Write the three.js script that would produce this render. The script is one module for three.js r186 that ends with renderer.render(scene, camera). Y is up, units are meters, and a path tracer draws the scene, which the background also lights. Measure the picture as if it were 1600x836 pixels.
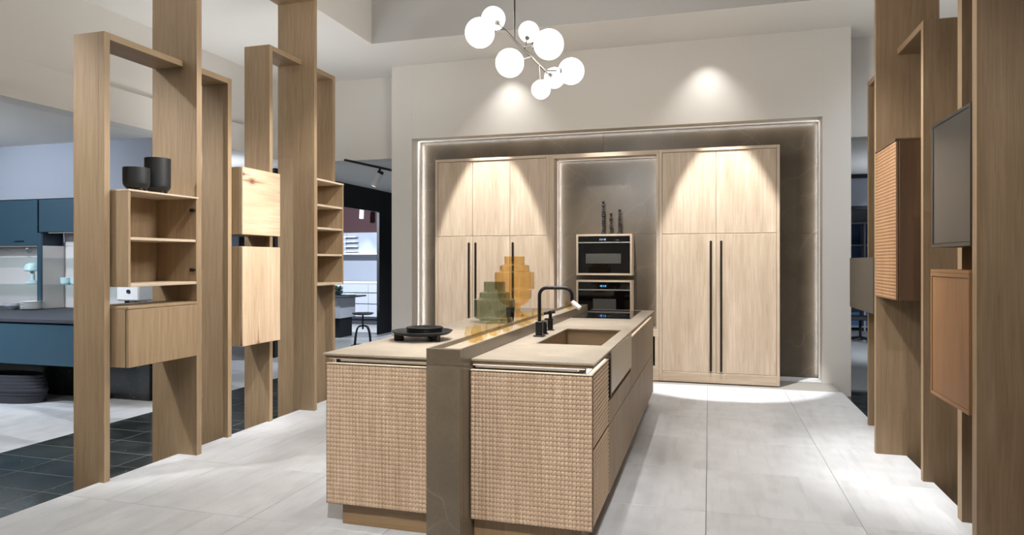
import * as THREE from 'three';
import { mergeGeometries } from 'three/addons/utils/BufferGeometryUtils.js';
import { RectAreaLightUniformsLib } from 'three/addons/lights/RectAreaLightUniformsLib.js';

// ---------------------------------------------------------------- camera, exposure, large lights
const scene = new THREE.Scene();
scene.background = new THREE.Color(0, 0, 0);
const W = 1600, H = 836, FOCAL = 1057;
const camera = new THREE.PerspectiveCamera(2 * Math.atan(H / 2 / FOCAL) * 180 / Math.PI, W / H, 0.05, 80);
camera.position.set(0, 1.409, 0);
camera.rotation.set(0, THREE.MathUtils.degToRad(16.24), 0);
camera.setViewOffset(W, H, 0, 10, W, H);
scene.add(camera);
const renderer = new THREE.WebGLRenderer({ antialias: true });
renderer.toneMapping = THREE.LinearToneMapping;
renderer.toneMappingExposure = 1.1;
renderer.shadowMap.enabled = true;
RectAreaLightUniformsLib.init();

const WARM = [1.0, 0.93, 0.83], NEUTRAL = [1.0, 0.985, 0.97], COOL = [0.8, 0.88, 1.0];
function spot(name, from, to, degrees, penumbra, intensity, rgb = NEUTRAL, radius = 2) {
  const l = new THREE.SpotLight(new THREE.Color(...rgb), intensity, 0, THREE.MathUtils.degToRad(degrees), penumbra, 2);
  l.name = name; l.position.set(...from); l.target.position.set(...to);
  l.castShadow = true; l.shadow.radius = radius;
  scene.add(l); scene.add(l.target); l.target.name = name + '_target';
  return l;
}
// ceiling spots; the upward ones at the end are added fill
spot('cabinet_spot', [-2.65, 4.9, -7.1], [-2.65, 0.5, -8.14], 14.07, 0.14, 105, NEUTRAL, 1);
spot('cabinet_spot', [0.155, 4.9, -7.1], [0.155, 0.5, -8.14], 14.07, 0.14, 105, NEUTRAL, 1);
spot('wall_spot', [-2.5, 4.1, -8.27], [-2.5, 0, -8.3], 44, 1, 4.2, NEUTRAL, 1);
spot('wall_spot', [-0.02, 4.1, -8.27], [-0.02, 0, -8.3], 44, 1, 4.2, NEUTRAL, 1);
spot('niche_spot', [-1.2, 4.7, -6.5], [-1.2, 1.75, -8.4], 10, 0.6, 60, NEUTRAL, 2);
spot('island_spot', [0.2, 4.9, 0.6], [-1.2, 0.5, -3.3], 13, 0.6, 80, NEUTRAL, 3);
spot('island_spot', [-0.9, 4.9, -3.2], [-1.25, 0.9, -4.0], 15, 0.6, 44, NEUTRAL, 2);
spot('island_spot', [-0.9, 4.9, -5.4], [-1.25, 0.9, -5.6], 15, 0.6, 40, NEUTRAL, 2);
spot('floor_spot', [0.7, 4.9, -6.2], [0.4, 0, -7.0], 22, 0.5, 12, NEUTRAL, 2);
spot('floor_spot', [0.5, 4.9, -3.2], [0.5, 0, -4.2], 20, 0.5, 11, NEUTRAL, 2);
spot('floor_spot', [-2.7, 4.9, -3.6], [-2.8, 0, -4.4], 22, 0.5, 5, NEUTRAL, 2);
spot('left_shelf_spot', [-0.6, 4.9, -3.6], [-3.7, 1.3, -4.1], 16, 0.4, 62, NEUTRAL, 1);
spot('left_shelf_spot', [-0.8, 4.9, -4.8], [-3.6, 1.5, -5.4], 16, 0.4, 66, NEUTRAL, 1);
spot('left_shelf_spot', [-2.0, 4.9, 0.2], [-3.8, 0.6, -3.9], 16, 0.5, 7, NEUTRAL, 2);
spot('aisle_spot', [-5.3, 4.0, -1.6], [-4.0, 0.9, -4.6], 24, 0.5, 28, NEUTRAL, 2);
spot('right_shelf_spot', [-0.9, 4.9, -3.4], [1.35, 0.9, -5.0], 19, 0.5, 24, NEUTRAL, 2);
spot('right_shelf_spot', [-1.0, 4.9, -5.0], [1.3, 1.3, -5.1], 17, 0.4, 80, NEUTRAL, 1);
spot('right_shelf_spot', [0.5, 4.9, 0.4], [1.4, 0.3, -4.6], 15, 0.6, 30, NEUTRAL, 2);
spot('ceiling_fill', [-1.6, 3.15, -1.2], [-1.7, 6.0, -1.6], 80, 0.5, 38, NEUTRAL, 20);  // added fill aimed upward, brightens ceiling and walls; no real fitting
spot('ceiling_fill', [-5.4, 2.95, 0.6], [-5.3, 6.0, -0.4], 78, 0.5, 44, NEUTRAL, 20);
spot('ceiling_fill', [-5.1, 1.9, -6.7], [-5.1, 6.0, -7.0], 66, 0.8, 8, [0.95, 0.97, 1], 20);
spot('ceiling_fill', [3.0, 1.9, -6.6], [3.0, 6.0, -7.0], 66, 0.8, 8, [0.95, 0.97, 1], 20);
// cool lamps of the neighbouring displays, plus added upward fill
spot('display_spot', [-8.4, 2.85, -3.6], [-8.2, 1.0, -6.6], 48, 0.6, 30, COOL, 4);
spot('display_fill', [-8.6, 2.1, -4.0], [-8.4, 4.0, -4.6], 76, 0.5, 9, COOL, 10);  // unseen fill lamp, added to brighten the low ceiling
spot('display_fill', [-7.2, 2.1, -8.4], [-7.2, 4.0, -8.8], 76, 0.5, 4, COOL, 10);
spot('display_spot', [-6.9, 2.85, -4.2], [-6.6, -0.1, -5.0], 55, 0.6, 14, COOL, 4);
spot('display_spot', [-8.0, 2.85, -11.5], [-8.2, 0.8, -15.0], 60, 0.6, 90, COOL, 4);
spot('display_spot', [-4.6, 2.85, -11.6], [-5.4, 0, -11.0], 60, 0.6, 36, COOL, 4);
spot('display_fill', [3.4, 1.4, -11.2], [3.4, 4.0, -11.2], 70, 0.6, 7, COOL, 10);  // added upward fill for the low ceiling on the right
spot('display_spot', [3.6, 2.85, -11.0], [3.4, -0.2, -13.6], 46, 0.6, 44, COOL, 4);
spot('display_spot', [3.0, 4.0, -6.5], [2.6, 1.0, -9.0], 50, 0.8, 14, COOL, 4);

// ---------------------------------------------------------------- noise and textures
function rng(seed) { let s = seed >>> 0; return () => { s = (s + 0x6d2b79f5) | 0; let t = Math.imul(s ^ (s >>> 15), 1 | s); t = (t + Math.imul(t ^ (t >>> 7), 61 | t)) ^ t; return ((t ^ (t >>> 14)) >>> 0) / 4294967296; }; }
function lattice(px, py, seed) { const r = rng(seed), a = new Float32Array(px * py); for (let i = 0; i < a.length; i++) a[i] = r() * 2 - 1; return a; }
const S5 = (t) => t * t * t * (t * (t * 6 - 15) + 10);
function noise2(px, py, seed) {                     // value noise that repeats after px, py
  const a = lattice(px, py, seed);
  return (x, y) => {
    x = ((x % px) + px) % px; y = ((y % py) + py) % py;
    const i = Math.floor(x), j = Math.floor(y), i1 = (i + 1) % px, j1 = (j + 1) % py, u = S5(x - i), v = S5(y - j);
    const p = a[j * px + i], q = a[j * px + i1], r = a[j1 * px + i], s = a[j1 * px + i1];
    return p + (q - p) * u + (r - p) * v + (p - q - r + s) * u * v;
  };
}
const clamp = THREE.MathUtils.clamp, mix = (a, b, t) => a + (b - a) * t;
function texture(w, h, sizeU, sizeV, fn, srgb = true) {  // fn(u, v) in 0..1 returns [r, g, b] 0..255
  const d = new Uint8Array(w * h * 4);
  for (let y = 0, o = 0; y < h; y++) for (let x = 0; x < w; x++, o += 4) {
    const c = fn(x / w, y / h, x, y);
    d[o] = clamp(c[0], 0, 255); d[o + 1] = clamp(c[1], 0, 255); d[o + 2] = clamp(c[2], 0, 255); d[o + 3] = 255;
  }
  const t = new THREE.DataTexture(d, w, h);
  t.wrapS = t.wrapT = THREE.RepeatWrapping; t.magFilter = THREE.LinearFilter; t.minFilter = THREE.LinearMipmapLinearFilter; t.generateMipmaps = true;
  if (srgb) t.colorSpace = THREE.SRGBColorSpace;
  t.repeat.set(1 / sizeU, 1 / sizeV); t.needsUpdate = true;
  return t;
}
function woodTexture(seed, knots = []) {            // 1.2 m across the grain, 2.4 m along it
  const broad = noise2(10, 3, seed), mid = noise2(60, 7, seed + 1), fine = noise2(300, 18, seed + 2), pore = noise2(512, 60, seed + 3), warp = noise2(5, 6, seed + 4), blot = noise2(14, 12, seed + 5);
  return texture(1024, 1024, 1.2, 2.4, (u, v) => {
    let k = 0, du = 0;
    for (const [ku, kv, kr] of knots) {
      const dx = (u - ku) * 1.2, dy = (v - kv) * 2.4, r = Math.hypot(dx, dy * 0.55);
      k = Math.max(k, Math.exp(-((r / kr) ** 2)) * (0.75 + 0.25 * Math.sin(r * 420)), 0.55 * Math.exp(-((dx / (kr * 0.35)) ** 2)) * Math.exp(-((dy / (kr * 6)) ** 2)));
      du += 0.05 * kr / 0.02 * Math.exp(-((r / (kr * 4)) ** 2)) * Math.sign(dx) * 0.25;
    }
    const uu = u + 0.007 * warp(u * 5, v * 6) + du * 0.4;
    let t = 0.5 + 0.16 * broad(uu * 10, v * 3) + 0.17 * mid(uu * 60, v * 7) + 0.2 * fine(uu * 300, v * 18) + 0.06 * blot(u * 14, v * 12);
    const p = pore(uu * 512, v * 60); if (p > 0.5) t -= (p - 0.5) * 0.35;
    const c = [mix(177, 221, t), mix(156, 204, t), mix(133, 185, t)], m = 1 - 0.62 * clamp(k, 0, 1);
    return [c[0] * m, c[1] * m * (0.5 + 0.5 * m), c[2] * m * (0.4 + 0.6 * m)];
  });
}
function stoneTexture(seed, lift = 0, veins = 1) {                       // 2.4 m square, pale diagonal veins on taupe
  const c1 = noise2(4, 4, seed), c2 = noise2(9, 9, seed + 1), c3 = noise2(28, 28, seed + 2), grain = noise2(256, 256, seed + 3), v1 = noise2(3, 3, seed + 4), v2 = noise2(7, 7, seed + 5), v3 = noise2(18, 18, seed + 6);
  return texture(1024, 1024, 2.4, 2.4, (u, v) => {
    const cloud = 0.5 * c1(u * 4, v * 4) + 0.3 * c2(u * 9, v * 9) + 0.2 * c3(u * 28, v * 28);
    const f = (2 * (u * 2 - v * 2)) + 0.6 * v1(u * 3, v * 3) + 0.22 * v2(u * 7, v * 7) + 0.12 * v3(u * 18, v * 18);
    const g = (2 * (u + v * 2)) + 0.6 * v1(u * 3 + 1.3, v * 3 + 0.6) + 0.25 * v2(u * 7 + 3, v * 7) + 0.12 * v3(u * 18 + 5, v * 18);
    const near = (x) => Math.abs(x - Math.round(x));
    const strength = clamp(0.55 + 0.9 * v2(u * 7 + 2.2, v * 7 + 4.1), 0, 1);
    let vein = Math.exp(-((near(f) / 0.014) ** 2)) * strength * 0.6 + Math.exp(-((near(f) / 0.07) ** 2)) * 0.08 + Math.exp(-((near(g) / 0.01) ** 2)) * clamp(0.2 + v1(u * 3, v * 3 + 1.5), 0, 1) * 0.6;
    vein *= veins; const b = 1 + 0.17 * cloud + 0.03 * grain(u * 256, v * 256);
    return [mix((146 + lift) * b, 210, vein * 0.6), mix((133 + lift) * b, 196, vein * 0.6), mix((116 + lift) * b, 178, vein * 0.6)];
  });
}
function tileTexture(seed) {                        // 2.4 m square, chalky white porcelain with faint streaks
  const a = noise2(5, 9, seed), b = noise2(8, 40, seed + 1), c = noise2(24, 24, seed + 2), d = noise2(200, 200, seed + 3), e = noise2(16, 90, seed + 4);
  return texture(1024, 1024, 2.4, 2.4, (u, v) => {
    const w = u + 0.02 * a(u * 5, v * 9);
    let t = 0.028 * a(u * 5, v * 9) + 0.022 * c(u * 24, v * 24) + 0.01 * d(u * 200, v * 200);
    t -= 0.07 * clamp(b(w * 8, v * 40) - 0.25, 0, 1) + 0.05 * clamp(e(w * 16, v * 90) - 0.3, 0, 1);
    return [199 * (1 + t), 201 * (1 + t * 1.03), 204 * (1 + t * 1.1)];
  });
}
function graniteTexture() {
  const r = rng(77), a = noise2(8, 8, 70), n = 512, spots = new Float32Array(n * n);
  for (let k = 0; k < 2600; k++) {
    const x = Math.floor(r() * n), y = Math.floor(r() * n), s = 1 + Math.floor(r() * r() * 2.6), v = 0.2 + r() * r() * 0.8;
    for (let i = -s; i <= s; i++) for (let j = -s; j <= s; j++) if (i * i + j * j <= s * s * (0.4 + 0.6 * r())) spots[((y + j + n) % n) * n + (x + i + n) % n] = v;
  }
  return texture(n, n, 1.2, 1.2, (u, v, x, y) => { const s = spots[y * n + x], b = 50 + 12 * a(u * 8, v * 8); return [b + 120 * s * s, b + 4 + 125 * s * s, b + 3 + 120 * s * s]; });
}
const WOOD_A = woodTexture(11), WOOD_B = woodTexture(41), KNOTTY = woodTexture(83, [[0.2, 0.16, 0.022], [0.24, 0.205, 0.012], [0.33, 0.42, 0.02], [0.36, 0.33, 0.01], [0.5, 0.28, 0.014], [0.72, 0.6, 0.02], [0.8, 0.2, 0.016]]);
const STONE = stoneTexture(5), STONE_LIT = stoneTexture(25, 26, 0.35), TILE = tileTexture(9), GRANITE = graniteTexture();  // the lifted stone copy holds the light falling on the worktops

// ---------------------------------------------------------------- materials
const M = {};
function mat(name, o) { const m = new (o.transmission || o.clearcoat || o.sheen ? THREE.MeshPhysicalMaterial : THREE.MeshStandardMaterial)(o); m.name = name; M[name] = m; return m; }
const hex = (h) => new THREE.Color(h);
mat('oak', { map: WOOD_A, color: hex('#c4b9a5'), roughness: 0.55 });
mat('oakPale', { map: WOOD_B, color: hex('#f8f7f4'), roughness: 0.5 });
mat('oakShaded', { map: WOOD_B, color: hex('#ac9f8b'), roughness: 0.55 });  // oak darkened to carry the shading of the right-hand frames
mat('oakKnotty', { map: KNOTTY, color: hex('#f7efe2'), roughness: 0.55 });
mat('oakBrown', { map: WOOD_B, color: hex('#9a7a58'), roughness: 0.5 });
mat('oakWoven', { map: WOOD_A, color: hex('#f9eee2'), roughness: 0.55 });
mat('oakBrownShaded', { map: WOOD_B, color: hex('#64513f'), roughness: 0.5 });  // brown oak darkened to put shadow on the woven cabinet body
mat('wovenBacking', { map: WOOD_A, color: hex('#8a725a'), roughness: 0.7 });
mat('oakWovenBrown', { map: WOOD_A, color: hex('#b69a7e'), roughness: 0.55 });
mat('plinth', { map: WOOD_B, color: hex('#b3a184'), roughness: 0.4 });
mat('stone', { map: STONE, color: hex('#8f8b85'), roughness: 0.32 });
mat('stoneLit', { map: STONE_LIT, color: hex('#f2f3f5'), roughness: 0.42 });  // island stone lightened for the light from above
mat('stoneShaded', { map: STONE, color: hex('#b8b4ac'), roughness: 0.3 });  // same island stone, darkened for the shade on the trough
mat('tile', { map: TILE, roughness: 0.42 });
mat('joint', { color: hex('#8f8b84'), roughness: 0.9 });
mat('granite', { map: GRANITE, roughness: 0.16 });
mat('graniteJoint', { color: hex('#666b68'), roughness: 0.8 });
mat('wallWhite', { color: hex('#d9d5ce'), roughness: 0.9 });
mat('ceilingWhite', { color: hex('#e2dfd9'), roughness: 0.9 });
mat('cofferShade', { color: hex('#b2b0ad'), roughness: 0.9 });  // ceiling paint greyed to stand for the unlit recess faces
mat('greyWall', { color: hex('#9aa0ab'), roughness: 0.9 });
mat('greyFloor', { color: hex('#a9a9a8'), roughness: 0.35 });
mat('blackWall', { color: hex('#0c0d11'), roughness: 0.6 });
mat('blackMetal', { color: hex('#17181a'), roughness: 0.38, metalness: 0.4 });
mat('blackMatt', { color: hex('#17191c'), roughness: 0.55 });
mat('bronze', { color: hex('#2b231c'), roughness: 0.4, metalness: 0.5 });
mat('blackGlass', { color: hex('#060607'), roughness: 0.04 });
mat('smokeGlass', { color: hex('#2c2b29'), roughness: 0.3 });
mat('sinkMetal', { color: hex('#a08d75'), roughness: 0.34, metalness: 0.55 });
mat('apronLit', { color: hex('#b7a890'), roughness: 0.36, metalness: 0.35 });  // sink metal again, lightened because the apron is lit
mat('steel', { color: hex('#c9c9c9'), roughness: 0.28, metalness: 1 });
mat('gunmetal', { color: hex('#5a5754'), roughness: 0.32, metalness: 1 });
mat('white', { color: hex('#e9e9e8'), roughness: 0.4 });
mat('blue', { color: hex('#35505f'), roughness: 0.45 });
mat('blueDark', { color: hex('#1f303d'), roughness: 0.5 });
mat('paleWood', { color: hex('#d6d1cf'), roughness: 0.6 });
mat('turquoise', { color: hex('#c4e3e6'), roughness: 0.35 });
mat('olive', { color: hex('#38342c'), roughness: 0.5 });
mat('red', { color: hex('#452a2c'), roughness: 0.8 });
mat('greyFront', { color: hex('#b9bdc6'), roughness: 0.5 });
mat('charcoal', { color: hex('#3a3d45'), roughness: 0.6 });
mat('basket', { color: hex('#33343b'), roughness: 0.95 });
mat('amberGlass', { color: hex('#fbf0d8'), roughness: 0.02, transmission: 1, thickness: 0, ior: 1.5 });
mat('greenGlass', { color: hex('#dfe3da'), roughness: 0.02, transmission: 1, thickness: 0, ior: 1.5 });
mat('goldGlass', { color: hex('#faf2dc'), roughness: 0.02, transmission: 1, thickness: 0, ior: 1.5 });
mat('clearGlass', { color: hex('#eef4f4'), roughness: 0.02, transmission: 1, thickness: 0, ior: 1.5 });
mat('smokeTumbler', { color: hex('#b9bcc0'), roughness: 0.03, transmission: 1, thickness: 0, ior: 1.5 });
mat('shelfGlass', { color: hex('#f3faf8'), roughness: 0.03, transmission: 1, thickness: 0, ior: 1.5 });
mat('globe', { color: hex('#ffffff'), emissive: new THREE.Color(1, 0.985, 0.96), emissiveIntensity: 1.6, roughness: 0.3 });
mat('ledWarm', { color: hex('#ffffff'), emissive: new THREE.Color(1, 0.96, 0.9), emissiveIntensity: 3, roughness: 0.5 });
mat('ledSoft', { color: hex('#d8d4cd'), emissive: new THREE.Color(1, 0.96, 0.92), emissiveIntensity: 0.3, roughness: 0.5 });
mat('lampLens', { color: hex('#ffffff'), emissive: new THREE.Color(0.9, 0.96, 1), emissiveIntensity: 2, roughness: 0.4 });

// ---------------------------------------------------------------- geometry helpers
let pieceSeed = 1;
const pieceRandom = rng(2024);
// a box with chamfered edges, uv in metres with v along the grain
function box(x0, x1, y0, y1, z0, z1, { r = 0.0015, grain = 'y', shift = null } = {}) {
  const c = [(x0 + x1) / 2, (y0 + y1) / 2, (z0 + z1) / 2], h = [(x1 - x0) / 2, (y1 - y0) / 2, (z1 - z0) / 2];
  r = Math.min(r, ...h.map((k) => k * 0.45));
  const g = 'xyz'.indexOf(grain), off = shift ?? [pieceRandom() * 1.2, pieceRandom() * 2.4];
  const pos = [], nor = [], uv = [];
  const point = (s, axis) => s.map((sg, k) => sg * (k === axis ? h[k] : h[k] - r));
  const uvOf = (p, axis) => {
    const w = [p[0] + c[0], p[1] + c[1], p[2] + c[2]];
    if (axis === g) { const [a, b] = [0, 1, 2].filter((k) => k !== g); return [w[a] + off[0], w[b] * 0.6 + off[1]]; }
    const a = [0, 1, 2].find((k) => k !== g && k !== axis);
    return [w[a] + off[0], w[g] + off[1]];
  };
  const face = (pts, axis) => {
    const [p, q, s] = pts, n = new THREE.Vector3(q[0] - p[0], q[1] - p[1], q[2] - p[2]).cross(new THREE.Vector3(s[0] - p[0], s[1] - p[1], s[2] - p[2])).normalize();
    const m = [0, 1, 2].map((k) => pts.reduce((a, t) => a + t[k], 0));
    if (n.x * m[0] + n.y * m[1] + n.z * m[2] < 0) { pts = pts.slice().reverse(); n.negate(); }
    for (let k = 1; k + 1 < pts.length; k++) for (const t of [pts[0], pts[k], pts[k + 1]]) { pos.push(t[0] + c[0], t[1] + c[1], t[2] + c[2]); nor.push(n.x, n.y, n.z); uv.push(...uvOf(t, axis)); }
  };
  const sg = [-1, 1];
  for (let a = 0; a < 3; a++) {
    const b = (a + 1) % 3, d = (a + 2) % 3;
    for (const s of sg) {
      const q = [[-1, -1], [1, -1], [1, 1], [-1, 1]].map(([i, j]) => { const v = []; v[a] = s; v[b] = i; v[d] = j; return point(v, a); });
      face(q, a);
    }
    for (const s of sg) for (const t of sg) {       // the edge along axis d between faces a and b
      const e = (k) => { const v = []; v[a] = s; v[b] = t; v[d] = k; return v; };
      face([point(e(-1), a), point(e(1), a), point(e(1), b), point(e(-1), b)], a);
    }
  }
  for (const i of sg) for (const j of sg) for (const k of sg) face([point([i, j, k], 0), point([i, j, k], 1), point([i, j, k], 2)], 1);
  const geo = new THREE.BufferGeometry();
  geo.setAttribute('position', new THREE.Float32BufferAttribute(pos, 3));
  geo.setAttribute('normal', new THREE.Float32BufferAttribute(nor, 3));
  geo.setAttribute('uv', new THREE.Float32BufferAttribute(uv, 2));
  return geo;
}
const plain = (g) => { const n = g.index ? g.toNonIndexed() : g; for (const k of Object.keys(n.attributes)) if (!['position', 'normal', 'uv'].includes(k)) n.deleteAttribute(k); return n; };
const merge = (list) => list.length === 1 ? list[0] : mergeGeometries(list.map(plain));
function tube(points, radius, seg = 8, closed = false, steps = 0, curved = false) {
  const v = points.map((p) => new THREE.Vector3(...p));
  let curve;
  if (curved) curve = new THREE.CatmullRomCurve3(v, closed, 'centripetal');
  else { curve = new THREE.CurvePath(); for (let i = 0; i + 1 < v.length; i++) curve.add(new THREE.LineCurve3(v[i], v[i + 1])); }
  return new THREE.TubeGeometry(curve, steps || Math.max(1, (v.length - 1) * (curved ? 8 : 1)), radius, seg, closed);
}
function rod(a, b, radius, seg = 10, radius2 = radius) {
  const A = new THREE.Vector3(...a), B = new THREE.Vector3(...b), d = B.clone().sub(A), g = new THREE.CylinderGeometry(radius2, radius, d.length(), seg);
  g.applyQuaternion(new THREE.Quaternion().setFromUnitVectors(new THREE.Vector3(0, 1, 0), d.clone().normalize()));
  g.translate(...A.add(B).multiplyScalar(0.5).toArray());
  return g;
}
function lathe(profile, seg = 40) { return new THREE.LatheGeometry(profile.map(([r, y]) => new THREE.Vector2(r, y)), seg); }
// rounds the corners of a lathe profile
function soft(profile, r = 0.006) {
  const out = [];
  profile.forEach((p, i) => {
    if (i === 0 || i === profile.length - 1) { out.push(p); return; }
    const a = profile[i - 1], b = profile[i + 1];
    const la = Math.hypot(a[0] - p[0], a[1] - p[1]), lb = Math.hypot(b[0] - p[0], b[1] - p[1]), k = Math.min(r, la * 0.45, lb * 0.45);
    const A = [p[0] + (a[0] - p[0]) / la * k, p[1] + (a[1] - p[1]) / la * k], B = [p[0] + (b[0] - p[0]) / lb * k, p[1] + (b[1] - p[1]) / lb * k];
    for (let t = 0; t <= 4; t++) { const s = t / 4, q = (1 - s) ** 2, w = 2 * s * (1 - s), e = s * s; out.push([A[0] * q + p[0] * w + B[0] * e, A[1] * q + p[1] * w + B[1] * e]); }
  });
  return out;
}

// ---------------------------------------------------------------- scene graph helpers
const taken = new Map();
function numbered(name) { const n = taken.get(name) ?? 0; taken.set(name, n + 1); return n ? name + '_' + String(n).padStart(3, '0') : name; }
function shade(m) { m.castShadow = m.receiveShadow = true; return m; }
function thing(name, label, category, [x, y, z], group) {
  const o = new THREE.Group(); o.name = numbered(name); o.position.set(x, y, z);
  o.userData = { label, category }; if (group) o.userData.group = group;
  scene.add(o); return o;
}
function place(o) { const p = new THREE.Vector3(); for (let k = o; k && k !== scene; k = k.parent) p.add(k.position); return p; }
// a part whose geometry is given in room coordinates
function add(parent, name, geo, material, label) {
  const g = merge([].concat(geo)), p = place(parent);
  g.translate(-p.x, -p.y, -p.z);
  const m = shade(new THREE.Mesh(g, material)); m.name = name; if (label) m.userData.label = label;
  parent.add(m); return m;
}
// a part whose geometry is given about the parent's own base
function own(parent, name, geo, material, label) { const m = shade(new THREE.Mesh(merge([].concat(geo)), material)); m.name = name; if (label) m.userData.label = label; parent.add(m); return m; }
function struct(name, geo, material) { const m = shade(new THREE.Mesh(merge([].concat(geo)), material)); m.name = numbered(name); m.userData.kind = 'structure'; scene.add(m); return m; }
function copy(o, [x, y, z], turn, label) { const c = o.clone(); c.name = numbered(o.name.replace(/_\d{3}$/, '')); c.position.set(x, y, z); c.rotation.y = turn; c.userData = { ...o.userData, label: label ?? o.userData.label }; scene.add(c); return c; }
function strip(parent, name, x0, x1, y0, y1, z0, z1, material, dir, intensity, rgb) {   // a light strip and its light
  add(parent, name, box(x0, x1, y0, y1, z0, z1, { r: 0.0005 }), material);
  const p = place(parent), c = new THREE.Vector3((x0 + x1) / 2, (y0 + y1) / 2, (z0 + z1) / 2), d = new THREE.Vector3(...dir), s = new THREE.Vector3(x1 - x0, y1 - y0, z1 - z0);
  const at = c.clone().addScaledVector(d, Math.abs(d.dot(s)) / 2 + 0.002);
  const long = s.y > s.x && s.y > s.z ? 'y' : s.x > s.z ? 'x' : 'z';
  const up = new THREE.Vector3(long === 'x' ? 1 : 0, long === 'y' ? 1 : 0, long === 'z' ? 1 : 0);
  const wide = Math.abs(new THREE.Vector3().crossVectors(up, d).dot(s));
  const l = new THREE.RectAreaLight(new THREE.Color(...rgb), intensity, Math.max(wide, 0.004), Math.abs(up.dot(s)));
  l.name = name + '_light'; l.position.copy(at).sub(p);
  const m = new THREE.Matrix4().makeBasis(new THREE.Vector3().crossVectors(up, d.clone().negate()), up, d.clone().negate());
  l.quaternion.setFromRotationMatrix(m);
  parent.add(l); return l;
}

// ---------------------------------------------------------------- the setting
const PX0 = -3.73, PX1 = 1.375, FZ = -8.56, LOW = -0.15;    // the white platform and the lower aisle floor
function tiledFloor(slabs, slabMat, tileMat, rows, thick, variants, gap) {
  const f = new THREE.Group(); f.name = numbered('floor'); f.userData.kind = 'structure'; scene.add(f);
  add(f, 'screed', slabs, slabMat);
  const cache = new Map();
  rows.forEach(([x0, x1, z0, z1, top], i) => {
    const w = x1 - x0 - gap, d = z1 - z0 - gap, key = [w.toFixed(3), d.toFixed(3), i * 7 % variants].join();
    if (!cache.has(key)) cache.set(key, box(-w / 2, w / 2, -thick, 0, -d / 2, d / 2, { r: 0.0012, grain: 'x' }));
    const m = shade(new THREE.Mesh(cache.get(key), tileMat)); m.name = 'tile'; m.position.set((x0 + x1) / 2, top, (z0 + z1) / 2); f.add(m);
  });
  return f;
}
{
  const rows = [], xs = [PX0, -3.216, -2.416, -1.616, -0.816, -0.016, 0.784, PX1];
  for (let k = -1; k < 8; k++) {
    const z1 = -1.56 - 0.8 * k, z0 = Math.max(z1 - 0.8, FZ);
    for (let i = 0; i + 1 < xs.length; i++) if (z1 - z0 > 0.05) rows.push([xs[i], xs[i + 1], z0, z1, 0]);
  }
  for (let i = 0; i + 1 < xs.length; i++) rows.push([Math.max(xs[i], -3.93), Math.min(xs[i + 1], 1.265), FZ, -7.96 - 0.6 + 0.0, 0]);
  const real = rows.filter((r) => r[3] - r[2] > 0.05);
  const niche = [-3.93, -3.216, -2.416, -1.616, -0.816, -0.016, 0.784, 1.265];
  for (let i = 0; i + 1 < niche.length; i++) real.push([niche[i], niche[i + 1], -8.85, FZ, 0]);
  tiledFloor([box(PX0 + 0.004, PX1 - 0.004, LOW, -0.0125, FZ, 4, { r: 0 }), box(-3.93, 1.265, LOW, -0.0125, -8.85, FZ, { r: 0 }), box(PX0, PX1, -0.0125, 0, -0.76, 4)], M.joint, M.tile, real, 0.012, 6, 0.003);
}
{
  const aisle = (xs, zEnd) => { const rows = []; for (let k = 0; k < 24; k++) { const z1 = -1.7 - 0.3 * k, z0 = z1 - 0.3; if (z0 < zEnd) break; const s = k % 2 ? 0.3 : 0; for (let i = 0; i + 1 < xs.length; i++) rows.push([xs[i], xs[i + 1], z0, z1, LOW]); } return rows; };
  const L = [-5.53, -4.93, -4.33, -3.735], R = [1.38, 1.98, 2.58, 3.18];
  tiledFloor([box(-5.53, PX0, LOW - 0.15, LOW - 0.0007, -9.02, 4, { r: 0 }), box(-5.53, PX0 - 0.004, LOW - 0.0125, LOW, -1.7, 4), box(-5.53, PX0 - 0.004, LOW - 0.0125, LOW, -9.02, -8.9)], M.graniteJoint, M.granite, aisle(L, -8.9), 0.003, 8, 0.007);
  tiledFloor([box(PX1, 3.18, LOW - 0.15, LOW - 0.0007, -9.02, 4, { r: 0 }), box(PX1 + 0.004, 3.18, LOW - 0.0125, LOW, -1.7, 4), box(PX1 + 0.004, 3.18, LOW - 0.0125, LOW, -9.02, -8.9)], M.graniteJoint, M.granite, aisle(R, -8.9), 0.003, 8, 0.007);
  const rows = [];
  for (let i = 0; i < 5; i++) for (let k = 0; k < 8; k++) rows.push([-5.53 - 0.8 * (i + 1), -5.53 - 0.8 * i, -2.6 - 0.8 * (k + 1), -2.6 - 0.8 * k, LOW]);
  tiledFloor([box(-13, -5.53, LOW - 0.15, LOW - 0.0125, -9.02, 4, { r: 0 }), box(-13, -5.53, LOW - 0.0125, LOW, -2.6, 4), box(-13, -9.53, LOW - 0.0125, LOW, -9.02, -2.6)], M.joint, M.tile, rows, 0.012, 6, 0.003);
}
struct('floor_far', [box(-13, 7, LOW - 0.15, LOW, -17, -9.02)], M.greyFloor);
struct('floor_right', [box(3.18, 7, LOW - 0.15, LOW, -9.02, 4)], M.greyFloor);
struct('ceiling', [box(-6.4, 7.2, 4.11, 4.3, -9.3, -7.6), box(-6.4, -4.03, 4.11, 4.3, -7.6, 2.2), box(1.9, 7.2, 4.11, 4.3, -7.6, 2.2), box(-6.4, 7.2, 4.11, 4.3, 2.2, 4.2)], M.ceilingWhite);
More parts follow.
